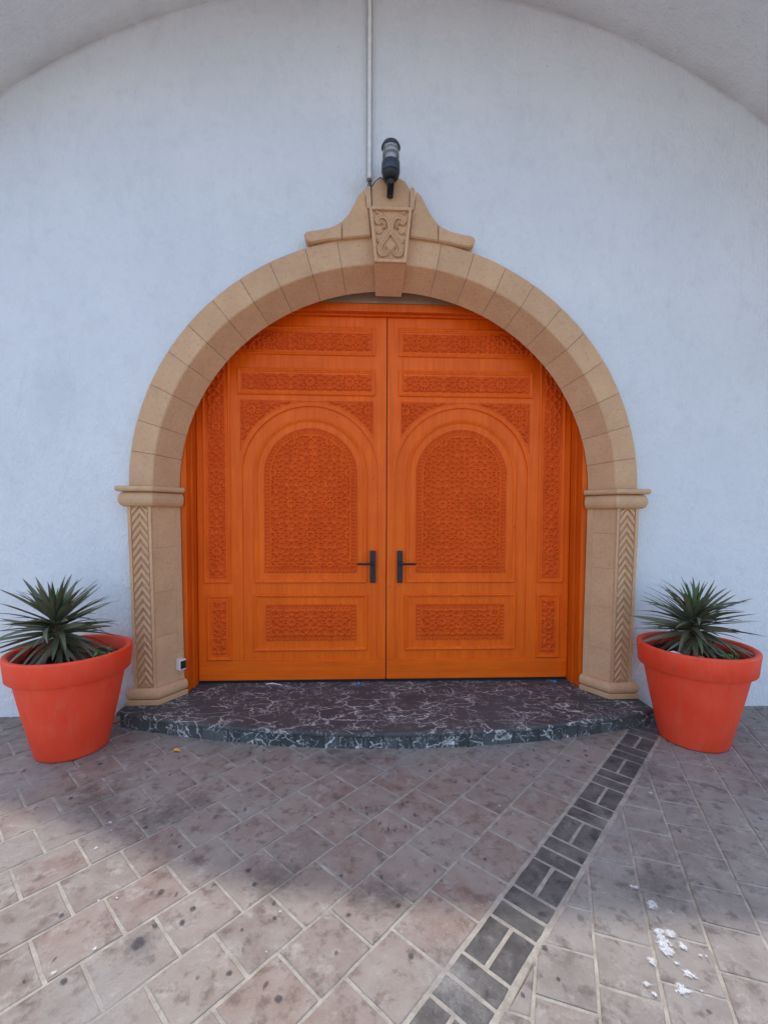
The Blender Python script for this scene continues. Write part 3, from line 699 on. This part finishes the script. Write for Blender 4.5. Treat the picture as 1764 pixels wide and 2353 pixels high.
# ------------------------------------------------------------------ doors
frame = thing('door_frame', (0, .3, ZS), 'orange wooden frame lining the archway around both door leaves', 'door frame')
for s in (-1, 1):
    a, b = sorted((s*1.556, s*1.76)); box_obj('jamb', (a, b, .205, .29, ZS+.001, 3.6), MAT['frame'], frame, .006)
    a, b = sorted((s*1.542, s*1.76)); box_obj('door_stop', (a, b, .293, .47, ZS+.001, 3.186), MAT['frame'], frame, .004)
box_obj('head', (-1.541, 1.541, .30, .343, 3.125, 3.186), MAT['frame'], frame, .004)
box_obj('head_bead', (-1.541, 1.541, .345, .47, 3.110, 3.1855), MAT['frame'], frame, .006)
box_obj('threshold_gap_shade', (-1.54, 1.54, .385, .45, ZS+.001, ZS+.012), MAT['gap'], frame, 0)  # black strip: the shade under the doors put in as colour

# carved relief: height field of recessed cells around ten-petalled rosettes
def seeds_for(x0, x1, z0, z1, ox, oz, sc=1.0):
    A_, B_ = .315*sc, .254*sc; out = []; sq = B_/(A_*math.sqrt(3)/2)
    rings = [(0, 1, 0)]+[(.046, 12, .5), (.086, 12, 0), (.124, 12, .5)]+[(.1575, 6, 0), (.182, 6, .5), (.136, 6, .5)]
    for i in range(-8, 9):
        for j in range(-12, 13):
            cx = ox+(i+.5*(j % 2))*A_; cz = oz+j*B_
            if not (x0-.25 < cx < x1+.25 and z0-.25 < cz < z1+.25): continue
            for r, n_, off in rings:
                for k in range(n_):
                    t = 2*PI*(k+off)/n_; out.append((cx+r*sc*math.cos(t), cz+r*sc*sq*math.sin(t)))
    keep = []
    for q in out:
        if all((q[0]-k[0])**2+(q[1]-k[1])**2 > (.012*sc)**2 for k in keep): keep.append(q)
    return np.array(keep)
def cells(Xg, Zg, sd, rib):
    f1 = np.full(Xg.shape, 9.); f2 = np.full(Xg.shape, 9.)
    for sx, sz in sd:
        d = np.hypot(Xg-sx, Zg-sz); nf2 = np.minimum(f2, np.maximum(f1, d)); f1 = np.minimum(f1, d); f2 = nf2
    e = np.clip((f2-f1-.006)/(rib-.006), 0, 1); return 1-e*e*(3-2*e)        # 1 on the ribs, 0 in the cells
STEP = .0036
def carved(name, x0, x1, z0, z1, parent, s, inside, field=None, border=None, org=(0, 0), sc=1.0, y=YD, rib=.017):
    """inside(X,Z)->signed depth from the outline (>0 inside); border=width of the guilloche strip"""
    nx = int((x1-x0)/STEP)+1; nz = int((z1-z0)/STEP)+1
    Xg, Zg = np.meshgrid(np.linspace(x0, x1, nx), np.linspace(z0, z1, nz))
    D_, T_ = inside(Xg, Zg)
    H = .0015+.015*cells(Xg, Zg, seeds_for(x0, x1, z0, z1, *org, sc), rib)
    if border:
        st = D_ < border; ph = T_/.030*PI; w = (D_/border-.5)*2
        l1 = np.abs(w*.8-np.sin(ph)*.8); l2 = np.abs(w*.8+np.sin(ph)*.8); g = np.minimum(l1, l2)
        hb = .002+.011*np.clip(1.25-g/.36, 0, 1); hb = np.where(np.abs(w) > .86, .010, hb)
        H = np.where(st, hb, H)
    H = np.where(D_ < .0045, .0012+.0*H, H)
    ok = D_ > 0
    idx = -np.ones(ok.shape, int); 
    q = ok[:-1, :-1] & ok[1:, :-1] & ok[:-1, 1:] & ok[1:, 1:]
    used = np.zeros(ok.shape, bool); used[:-1, :-1] |= q; used[1:, :-1] |= q; used[:-1, 1:] |= q; used[1:, 1:] |= q
    idx[used] = np.arange(used.sum())
    off = np.array(root_loc(parent))
    V = np.stack([s*Xg[used]-off[0], y-H[used]-off[1], Zg[used]-off[2]], 1)
    a, b, c, d = idx[:-1, :-1][q], idx[:-1, 1:][q], idx[1:, 1:][q], idx[1:, :-1][q]
    Fq = np.stack([a, b, c, d] if s > 0 else [a, d, c, b], 1)
    me = bpy.data.meshes.new(name); me.vertices.add(len(V)); me.vertices.foreach_set('co', V.ravel())
    me.loops.add(Fq.size); me.loops.foreach_set('vertex_index', Fq.ravel()); me.polygons.add(len(Fq))
    me.polygons.foreach_set('loop_start', np.arange(0, Fq.size, 4)); me.polygons.foreach_set('loop_total', np.full(len(Fq), 4))
    me.update(calc_edges=True); me.validate(); me.polygons.foreach_set('use_smooth', [True]*len(Fq)); me.materials.append(MAT['carve'])
    o = bpy.data.objects.new(name, me); COL.objects.link(o); o.parent = parent; return o
def rect_in(x0, x1, z0, z1):
    def f(X, Z):
        dx = np.minimum(X-x0, x1-X); dz = np.minimum(Z-z0, z1-Z); return np.minimum(dx, dz), np.where(dx < dz, Z, X)
    return f
AX, AZ = .622, 1.835                                         # centre of the leaf's arches
def arch_in(r, zb):
    def f(X, Z):
        up_ = Z > AZ; rad = np.hypot(X-AX, Z-AZ); dx = r-np.abs(X-AX); dz = Z-zb
        D_ = np.where(up_, r-rad, np.minimum(dx, dz)); T_ = np.where(up_, np.arctan2(Z-AZ, X-AX)*r*.92, np.where(dx < dz, Z, X)); return D_, T_
    return f
def span_in(s0, r, x0, x1, zt):
    def f(X, Z):
        rad = np.hypot(X-AX, Z-AZ)-r; side = (X-AX)*s0
        return np.minimum(np.minimum(np.minimum(rad, zt-Z), np.minimum(X-x0, x1-X)), side), X
    return f
def arch_path(r, zb, n_=40):
    return [(AX-r, zb), (AX+r, zb)]+[(AX+r*math.cos(t), AZ+r*math.sin(t)) for t in np.linspace(0, PI, n_)]
MOULD = [(-.001, -.002), (.0, .008), (.004, .013), (.010, .015), (.017, .012), (.020, .007), (.027, .006), (.031, -.002)]
THIN = [(-.001, -.002), (.0, .006), (.003, .0085), (.008, .0085), (.011, .006), (.012, -.002)]
def leaf(s):
    side = 'left' if s < 0 else 'right'
    lab = {'left': 'orange carved door leaf whose handle lever points away from the white-and-black sensor box side' , 'right': ''}
    L = thing('door_leaf', (s*.77, YD, ZS), 'orange carved wooden door leaf hung on the pillar with the small white sensor box' if s < 0 else 'orange carved wooden door leaf hung on the pillar without a sensor box', 'door', 'paired carved door leaves')
    mp = lambda y: (lambda a, b, h: (s*a, y-h, b))
    def bx(name, x0, x1, y0, y1, z0, z1, mat='wood', bev=.002):
        a, b = sorted((s*x0, s*x1)); return box_obj(name, (a, b, y0, y1, z0, z1), MAT[mat], L, bev)
    def mould(name, path, prof, y, parent=L, mat='wood', closed=True):
        V, Fc = sweep2(path, prof, closed, mp(y)); return mesh_obj(name, V, Fc, MAT[mat], parent)
    rect = lambda x0, x1, z0, z1: [(x0, z0), (x1, z0), (x1, z1), (x0, z1)]
    yr = YD+.010                                              # recessed ground of the arched field
    bx('backing_board', .004, 1.536, yr, yr+.04, .137, 3.108)
    bx('bottom_rail', .004, 1.536, YD, yr-.0005, .137, .300, 'wood_h')
    # front surround with an arched opening
    r = .553; op = [(AX+r, .302)]+[(AX+r, z) for z in np.linspace(.6, AZ, 4)]+[(AX+r*math.cos(t), AZ+r*math.sin(t)) for t in np.linspace(0, PI, 49)[1:]]+[(AX-r, z) for z in np.linspace(AZ, .6, 4)[1:]]+[(AX-r, .302)]
    n = len(op); ou = []
    for i, (x, z) in enumerate(op):
        if i < 5: ou.append((1.536, z))
        elif i >= n-4: ou.append((.004, z))
        else:
            t = (i-4)/(n-9); Lh = 3.108-AZ; Wd = 1.532; q = t*(2*Lh+Wd)
            ou.append((1.536, AZ+q) if q < Lh else ((1.536-(q-Lh), 3.108) if q < Lh+Wd else (.004, 3.108-(q-Lh-Wd))))
    # snap the two corners
    for cx in (1.536, .004):
        k = min(range(n), key=lambda i: (ou[i][0]-cx)**2+(ou[i][1]-3.108)**2); ou[k] = (cx, 3.108)
    V = []; Fc = []
    for y in (YD, yr-.0006): V += [(s*x, y, z) for x, z in op]+[(s*x, y, z) for x, z in ou]
    for i in range(n-1): Fc += [(i, i+1, n+i+1, n+i), (2*n+i, 3*n+i, 3*n+i+1, 2*n+i+1), (i, 2*n+i, 2*n+i+1, i+1), (n+i, n+i+1, 3*n+i+1, 3*n+i)]
    Fc += [(0, n, 3*n, 2*n), (n-1, 3*n-1, 4*n-1, 2*n-1)]
    sur = mesh_obj('stile_board', V, Fc, MAT['wood'], L)
    # big arch edge bead
    path = [(AX+.558*math.cos(t), AZ+.558*math.sin(t)) for t in np.linspace(-.0, PI, 48)]
    V, Fc = sweep2(path, [(-.016, -.002), (-.012, .004), (-.004, .006), (.003, .005), (.005, -.002)], False, mp(YD)); mesh_obj('arch_bead', V, Fc, MAT['wood'], L)
    # arched panel
    ap = [(AX-.460, .943), (AX+.460, .943)]+[(AX+.460*math.cos(t), AZ+.460*math.sin(t)) for t in np.linspace(0, PI, 44)]
    mould('panel_moulding', ap, MOULD, yr)
    p = carved('carved_panel', AX-.381, AX+.381, 1.025, 2.217, L, s, arch_in(.381, 1.025), border=.056, org=(AX, 1.34), y=yr)
    ip = [(AX-.325, 1.083), (AX+.325, 1.083)]+[(AX+.325*math.cos(t), AZ+.325*math.sin(t)) for t in np.linspace(0, PI, 40)]
    mould('panel_bead', ip, [(-.004, -.001), (-.004, .013), (.0, .0165), (.004, .0165), (.007, .012), (.007, -.001)], yr, p, 'wood')
    # lower panel
    mould('panel_moulding', rect(.155, 1.092, .377, .850), MOULD, yr)
    p = carved('carved_panel', .245, .995, .461, .769, L, s, rect_in(.245, .995, .461, .769), border=.05, org=(AX-.1575, .615), y=yr)
    mould('panel_bead', rect(.297, .943, .513, .717), [(-.004, -.001), (-.004, .013), (.0, .0165), (.004, .0165), (.007, .012), (.007, -.001)], yr, p, 'wood')
    # rail between the two panels
    # side panels
    mould('panel_moulding', rect(1.268, 1.488, .944, 2.96), MOULD, YD)
    carved('carved_panel', 1.308, 1.448, .985, 2.92, L, s, rect_in(1.308, 1.448, .985, 2.92), org=(1.378, 1.2))
    mould('panel_moulding', rect(1.266, 1.464, .306, .847), MOULD, YD)
    carved('carved_panel', 1.308, 1.424, .348, .808, L, s, rect_in(1.308, 1.424, .348, .808), org=(1.366, .58))
    # upper panels
    for z0, z1 in ((2.477, 2.690), (2.798, 3.025)):
        mould('panel_moulding', rect(.096, 1.207, z0, z1), MOULD, YD)
        carved('carved_panel', .132, 1.171, z0+.037, z1-.042, L, s, rect_in(.132, 1.171, z0+.037, z1-.042), org=(AX, (z0+z1)/2))
    # spandrels
    for s0 in (-1, 1):
        xa, xb_ = (.118, AX) if s0 < 0 else (AX, 1.180)
        p = carved('spandrel_carving', xa, xb_, 1.95, 2.428, L, s, span_in(s0, .600, xa, xb_, 2.428), org=(AX, 2.1))
        xe = .114 if s0 < 0 else 1.184; rr = .594
        zc_ = AZ+math.sqrt(max(rr*rr-(xe-AX)**2, 0)); t0 = math.atan2(zc_-AZ, xe-AX); t1 = math.asin(min((2.430-AZ)/rr, 1)); t1 = PI-t1 if s0 < 0 else t1
        sp = [(xe, 2.432)]+[(xe, zc_)]+[(AX+rr*math.cos(t), AZ+rr*math.sin(t)) for t in np.linspace(t0, t1, 16)[1:]]
        if s0 > 0: sp = sp[::-1]
        V, Fc = sweep2(sp, [(-.003, -.001), (-.003, .005), (.002, .006), (.004, -.001)], True, mp(YD)); mesh_obj('spandrel_bead', V, Fc, MAT['wood'], p)
    # meeting bead on the closing edge
    # handle
    a = s*.112; pl = box_obj('handle', (a-.023, a+.023, YD-.012, YD-.0005, .945, 1.212), MAT['black'], L, .005)
    bm = bmesh.new(); tube(bm, [(a, YD-.008, 1.106), (a, YD-.055, 1.106)], .011, 12); tube(bm, [(a-s*.012, YD-.055, 1.106), (a+s*.05, YD-.057, 1.106), (a+s*.128, YD-.053, 1.105)], [.010, .0095, .009], 10); bm_obj('lever', bm, MAT['black'], pl)
    bm = bmesh.new(); tube(bm, [(a, YD-.010, 1.02), (a, YD-.017, 1.02)], .010, 14); bm_obj('lock_cylinder', bm, MAT['black'], pl)
    bx('bottom_gap_shade', .006, 1.534, YD+.012, YD+.03, ZS+.013, .1365, 'gap', 0)  # fills the dark gap below the leaf with painted shade
    return L
leaf(-1); leaf(1)

# ------------------------------------------------------------------ lamp, trunking, sensor
LY = -.125
lamp = thing('wall_lamp', (0, LY, 3.80), 'black lantern lamp with clear cylinder mounted above the carved keystone', 'lamp')
lx = -.004
bm = bmesh.new(); tube(bm, [(lx, -.028, 3.80), (lx, -.075, 3.79), (lx, LY, 3.815), (lx, LY, 3.86)], [.024, .024, .026, .028], 12); br = bm_obj('bracket', bm, MAT['black'], lamp)
for q in (-.016, .016):
    bm = bmesh.new(); tube(bm, [(lx+q, -.045, 3.775), (lx+q, LY-.035, 3.80)], .006, 8); bm_obj('bracket_rib', bm, MAT['black'], br)
bm = bmesh.new(); lathe(bm, [(.030, .0), (.048, .012), (.058, .03), (.0605, .045), (.0605, .05)], (lx, LY, 3.835), 32); bm_obj('base_cup', bm, MAT['black'], lamp, True)
bm = bmesh.new(); lathe(bm, [(.0615, 0), (.064, .004), (.064, .064), (.060, .069), (.056, .069)], (lx, LY, 3.8855), 32); bm_obj('housing', bm, MAT['navy'], lamp, True)
bm = bmesh.new(); lathe(bm, [(.058, 0), (.058, .095)], (lx, LY, 3.955), 32); bm_obj('glass_cylinder', bm, MAT['glass'], lamp, True)
bm = bmesh.new(); lathe(bm, [(.040, 0), (.042, .01), (.030, .03), (.026, .08), (.02, .09)], (lx, LY, 3.956), 24); bm_obj('diffuser', bm, MAT['lampin'], lamp, True)
for zz in (4.006,):
    bm = bmesh.new(); lathe(bm, [(.046, 0), (.046, .006)], (lx, LY, zz), 24); bm_obj('louvre_ring', bm, MAT['navy'], lamp, True)
bm = bmesh.new(); lathe(bm, [(.066, 0), (.067, .006), (.064, .014), (.056, .030), (.040, .042), (.020, .049), (.004, .051)], (lx, LY, 4.0505), 32); bm_obj('cap', bm, MAT['navy'], lamp, True)
con = thing('cable_trunking', (-.145, YW, 3.95), 'white plastic cable trunking strip running down the plaster to the lamp', 'cable trunking')
bm = bmesh.new(); box(bm, -.172, -.132, YW-.034, YW+.002, 3.955, 5.42, .003); bm_obj('trunking', bm, MAT['conduit_d'], con)
bm = bmesh.new(); box(bm, -.164, -.140, YW-.041, YW-.0342, 3.957, 5.40, .001); bm_obj('trunking_lid', bm, MAT['conduit'], con)
bm = bmesh.new(); tube(bm, catmull([(-.152, YW-.01, 3.956), (-.160, YW-.012, 3.92), (-.172, YW-.012, 3.895), (-.150, YW-.04, 3.893), (-.142, -.038, 3.87), (-.138, -.04, 3.78), (-.135, -.036, 3.712)], 6), .004, 6); bm_obj('cable', bm, MAT['wire'], con)
bm = bmesh.new(); tube(bm, catmull([(-.142, YW-.012, 3.956), (-.134, YW-.02, 3.91), (-.11, YW-.035, 3.93), (-.07, -.06, 3.90), (-.03, -.08, 3.84)], 6), .0035, 6); bm_obj('cable', bm, MAT['wire'], con)
sens = thing('sensor_box', (-1.60, .17, .34), 'small white box with black face fixed low on the pillar edge', 'sensor')
bm = bmesh.new(); box(bm, -.022, .022, -.030, .028, -.042, .042, .006)
bmesh.ops.rotate(bm, verts=bm.verts, cent=(0, 0, 0), matrix=Matrix.Rotation(math.radians(-32), 3, 'Z')); bmesh.ops.translate(bm, verts=bm.verts, vec=(-1.588, .150, .352)); bm_obj('case', bm, MAT['white'], sens)
bm = bmesh.new(); box(bm, -.004, .004, -.022, .022, -.030, .030, .003)
bmesh.ops.rotate(bm, verts=bm.verts, cent=(0, 0, 0), matrix=Matrix.Rotation(math.radians(-32), 3, 'Z')); bmesh.ops.translate(bm, verts=bm.verts, vec=(-1.588+.0235*math.cos(.56), .150-.0235*math.sin(.56), .352)); bm_obj('black_face', bm, MAT['gap'], sens)

# ------------------------------------------------------------------ pots and plants
def pot(c, label):
    P_ = thing('plant_pot', (c[0], c[1], 0), label, 'plant pot', 'matching terracotta pots flanking the archway')
    H, RB, RT = .645, .205, .312
    bm = bmesh.new(); lathe(bm, [(RB-.02, .002), (RB-.004, .004), (RB, .014), (RB+(RT-RB)*.5+.006, H*.45), (RT-.004, H-.13), (RT, H-.098), (RT-.012, H-.11), (RT-.10, H-.3)], (c[0], c[1], 0), 72); bm_obj('pot_body', bm, MAT['pot'], P_, True)
    bm = bmesh.new(); lathe(bm, [(RT-.03, H-.165), (RT-.002, H-.152), (RT+.018, H-.147), (RT+.024, H-.141), (RT+.036, H-.014), (RT+.034, H-.004), (RT+.026, H), (RT+.010, H-.002), (RT-.002, H-.012), (RT-.018, H-.14)], (c[0], c[1], 0), 72, cap=False); bm_obj('rim', bm, MAT['pot'], P_, True)
    bm = bmesh.new(); n = 36; prev = None
    cv = bm.verts.new((c[0], c[1], H-.075))
    for k in range(1, 7):
        ring = [bm.verts.new((c[0]+(RT-.014)*k/6*math.cos(2*PI*i/n), c[1]+(RT-.014)*k/6*math.sin(2*PI*i/n), H-.085+rng.normal(0, .006))) for i in range(n)]
        for i in range(n):
            if prev is None: bm.faces.new((cv, ring[i], ring[(i+1) % n]))
            else: bm.faces.new((prev[i], ring[i], ring[(i+1) % n], prev[(i+1) % n]))
        prev = ring
    bm_obj('soil', bm, MAT['soil'], P_, True); return H
def leaf_mesh(L, w, bend, fold=.35, n=7, twist=0):
    V = []; Fc = []
    for i in range(n+1):
        t = i/n; ww = w*(.6+.4*min(1, t*4))*(1-t**3)+.0006; x = L*t; z = -bend*L*t*t
        x = L*t*(1-.25*bend*bend*t*t)
        a = twist*t
        for q in (-1, 0, 1):
            yy = q*ww*math.cos(a); zz = abs(q)*ww*fold+q*ww*math.sin(a)
            V.append((x, yy, z+zz))
    for i in range(n):
        for k in range(2): a = i*3+k; Fc.append((a, a+1, a+4, a+3))
    return V, Fc
def mk_leafset(tag_, specs, mat):
    out = []
    for sp in specs:
        V, Fc = leaf_mesh(*sp); me = bpy.data.meshes.new('leaf_'+tag_); me.from_pydata(V, [], Fc); me.polygons.foreach_set('use_smooth', [True]*len(Fc)); me.materials.append(mat); out.append(me)
    return out
LEAF = mk_leafset('sword', [(.33, .0165, .03), (.36, .018, .10), (.31, .016, .0), (.37, .017, .22), (.33, .018, .10, .35, 7, .7), (.30, .016, .32), (.34, .017, .45)], MAT['leaf'])
LNEW = mk_leafset('fresh', [(.20, .013, .02), (.24, .013, .06), (.17, .011, -.05)], MAT['leaf_new'])
LDRY = mk_leafset('dry', [(.34, .013, .75), (.30, .012, .95), (.38, .013, .6), (.28, .011, .5)], MAT['leaf_dry'])
LDRP = mk_leafset('drooping', [(.36, .0125, .5), (.33, .012, .75), (.40, .013, .38)], MAT['leaf'])
def plant(c, z0, zc, label, lean, seed, dry_bias):
    r = np.random.default_rng(seed)
    T = thing('sword_leaf_plant', (c[0], c[1], z0), label, 'plant', 'spiky plants in the terracotta pots')
    bm = bmesh.new(); top = (c[0]+lean[0], c[1]+lean[1], zc); tube(bm, catmull([(c[0], c[1], z0-.03), (c[0]+lean[0]*.4, c[1]+lean[1]*.4, (z0+zc)/2), top], 5), [.026]*5+[.03]*5+[.028], 9); bm_obj('trunk', bm, MAT['trunk'], T)
    base = Vector(top)-Vector(T.location)
    def put(me, az, el, along, roll, sc=1.0, nm='leaf'):
        o = bpy.data.objects.new(nm, me); COL.objects.link(o); o.parent = T
        d = Vector((math.cos(el)*math.cos(az), math.cos(el)*math.sin(az), math.sin(el)))
        p = base*(1-along)+Vector((0, 0, 0))*along
        M_ = Matrix.Rotation(az, 3, 'Z') @ Matrix.Rotation(-el, 3, 'Y') @ Matrix.Rotation(roll, 3, 'X')
        o.rotation_euler = M_.to_euler(); o.location = p+d*.018; o.scale = (sc, sc, sc)
    ga = 2.39996
    for i in range(112):
        f = i/111; az = i*ga+r.normal(0, .12); el = math.radians(76-84*f**.8+r.normal(0, 8)); along = .02+.42*f
        put(LEAF[r.integers(len(LEAF))], az, el, along, r.normal(0, .4), r.uniform(.86, 1.12)*(.72+.28*min(1, f*3)))
    for i in range(34):
        az = r.uniform(0, 2*PI); el = math.radians(r.uniform(-32, 8)); put(LDRP[r.integers(3)], az, el, r.uniform(.45, .8), r.normal(0, .5), r.uniform(.75, 1.0))
    for i in range(dry_bias):
        az = r.uniform(PI, 2*PI) if i % 3 else r.uniform(0, 2*PI); el = math.radians(r.uniform(-50, 0)); put(LDRY[r.integers(4)], az, el, r.uniform(.45, .85), r.normal(0, .7), r.uniform(.6, .95), 'dry_leaf')
    for i in range(9):
        az = i*ga; el = math.radians(r.uniform(62, 88)); put(LNEW[r.integers(3)], az, el, 0, r.normal(0, .4), r.uniform(.7, 1.0), 'fresh_leaf')
    return T
def weed(c, z, label, seed, n=26, R=.06):
    r = np.random.default_rng(seed); T = thing('weed', (c[0], c[1], z), label, 'weed')
    me = bpy.data.meshes.new('weed_leaf'); V, Fc = leaf_mesh(.035, .008, .3, .2, 3); me.from_pydata(V, [], Fc); me.materials.append(MAT['weed'])
    for k in range(6):
        az0 = r.uniform(0, 6.28); rr = r.uniform(.2, 1)*R; h = r.uniform(.06, .12); p0 = Vector((0, 0, -.02)); p1 = Vector((rr*math.cos(az0), rr*math.sin(az0), h))
        bm = bmesh.new(); tube(bm, [tuple(Vector(T.location)+p0), tuple(Vector(T.location)+(p0+p1)/2+Vector((0, 0, .01))), tuple(Vector(T.location)+p1)], .0016, 5); bm_obj('stem', bm, MAT['weed'], T)
        for j in range(n//4):
            t = r.uniform(.35, 1); o = bpy.data.objects.new('leaf', me); COL.objects.link(o); o.parent = T; o.location = p0+(p1-p0)*t
            o.rotation_euler = (r.normal(0, .4), r.uniform(-.9, .3), r.uniform(0, 6.28)); sc = r.uniform(.7, 1.3); o.scale = (sc, sc, sc)
    return T
PL, PR = (-2.06, -.40), (2.045, -.43)
H = pot(PL, 'big terracotta pot beside the pillar with the white sensor box')
pot(PR, 'big terracotta pot beside the dark brick paving band')
plant((-2.13, -.38), H-.08, .845, 'spiky dark plant with bright green heart in pot by sensor box pillar', (-.03, -.01), 3, 20)
plant((2.06, -.40), H-.08, .83, 'spiky dark plant rising behind crumpled white paper and dead leaves', (-.01, 0), 11, 26)
weed((-1.84, -.44), H-.085, 'bright green weed in the pot beside the sensor box pillar', 5)
weed((2.10, -.68), H-.085, 'bright green weed in the pot beside the crumpled paper', 8, 22, .05)
def crumple(name, c, size, mat, label, cat, seed, flat=.5):
    r = np.random.default_rng(seed); bm = bmesh.new(); bmesh.ops.create_icosphere(bm, subdivisions=2, radius=1)
    for v in bm.verts:
        k = r.uniform(.62, 1.12); v.co = Vector((v.co.x*size[0]*k, v.co.y*size[1]*k, v.co.z*size[2]*k)); v.co += Vector(c)
    o = bm_obj(name, bm, mat, None, False, loc=(c[0], c[1], c[2]-size[2])); tag(o, label, cat); return o
crumple('paper_scrap', (1.80, -.57, H-.045), (.055, .04, .045), MAT['paper'], 'crumpled white paper lying inside the terracotta pot rim', 'litter', 4)
crumple('dead_leaf_clump', (1.915, -.62, H-.055), (.075, .05, .035), MAT['dead'], 'clump of dry brown leaves beside crumpled paper in pot', 'dead leaves', 6)

# ------------------------------------------------------------------ litter
def capm(x, y, label):
    bm = bmesh.new(); lathe(bm, [(.012, 0), (.014, .001), (.014, .011), (.012, .014), (.004, .0145)], (x, y, ZS+.0005), 20)
    o = bm_obj('bottle_cap', bm, MAT['blue'], None, True, loc=(x, y, ZS)); tag(o, label, 'bottle cap', 'blue bottle caps on the step')
capm(-.226, .335, 'blue bottle cap on the step below the leaf hung by the sensor box')
capm(1.413, .325, 'blue bottle cap on the step at the sensorless pillar end')
V = []; Fc = []
for i in range(7):
    t = i/6; w = .013*math.sin(PI*min(.95, t+.12)); x = -.985+.13*t; y = .345+.012*math.sin(5*t)-.02*t; z = ZS+.003+.008*math.sin(2.5*t)
    V += [(x, y-w, z), (x+.002, y, z+.004), (x, y+w, z+.001)]
for i in range(6):
    for k in range(2): a = i*3+k; Fc.append((a, a+1, a+4, a+3))
o = mesh_obj('paper_strip', V, Fc, MAT['paper'], None, loc=(-.93, .34, ZS)); tag(o, 'thin white paper strip on the marble against the door bottom', 'litter')
V, Fc = leaf_mesh(.045, .016, .25, .3, 5); V = [(v[0]-1.385, v[1]-.487, v[2]+.012) for v in V]
o = mesh_obj('yellow_petal', V, Fc, MAT['yellow'], None, loc=(-1.367, -.487, 0)); tag(o, 'small yellow petal lying on the paving in front of the step', 'petal')
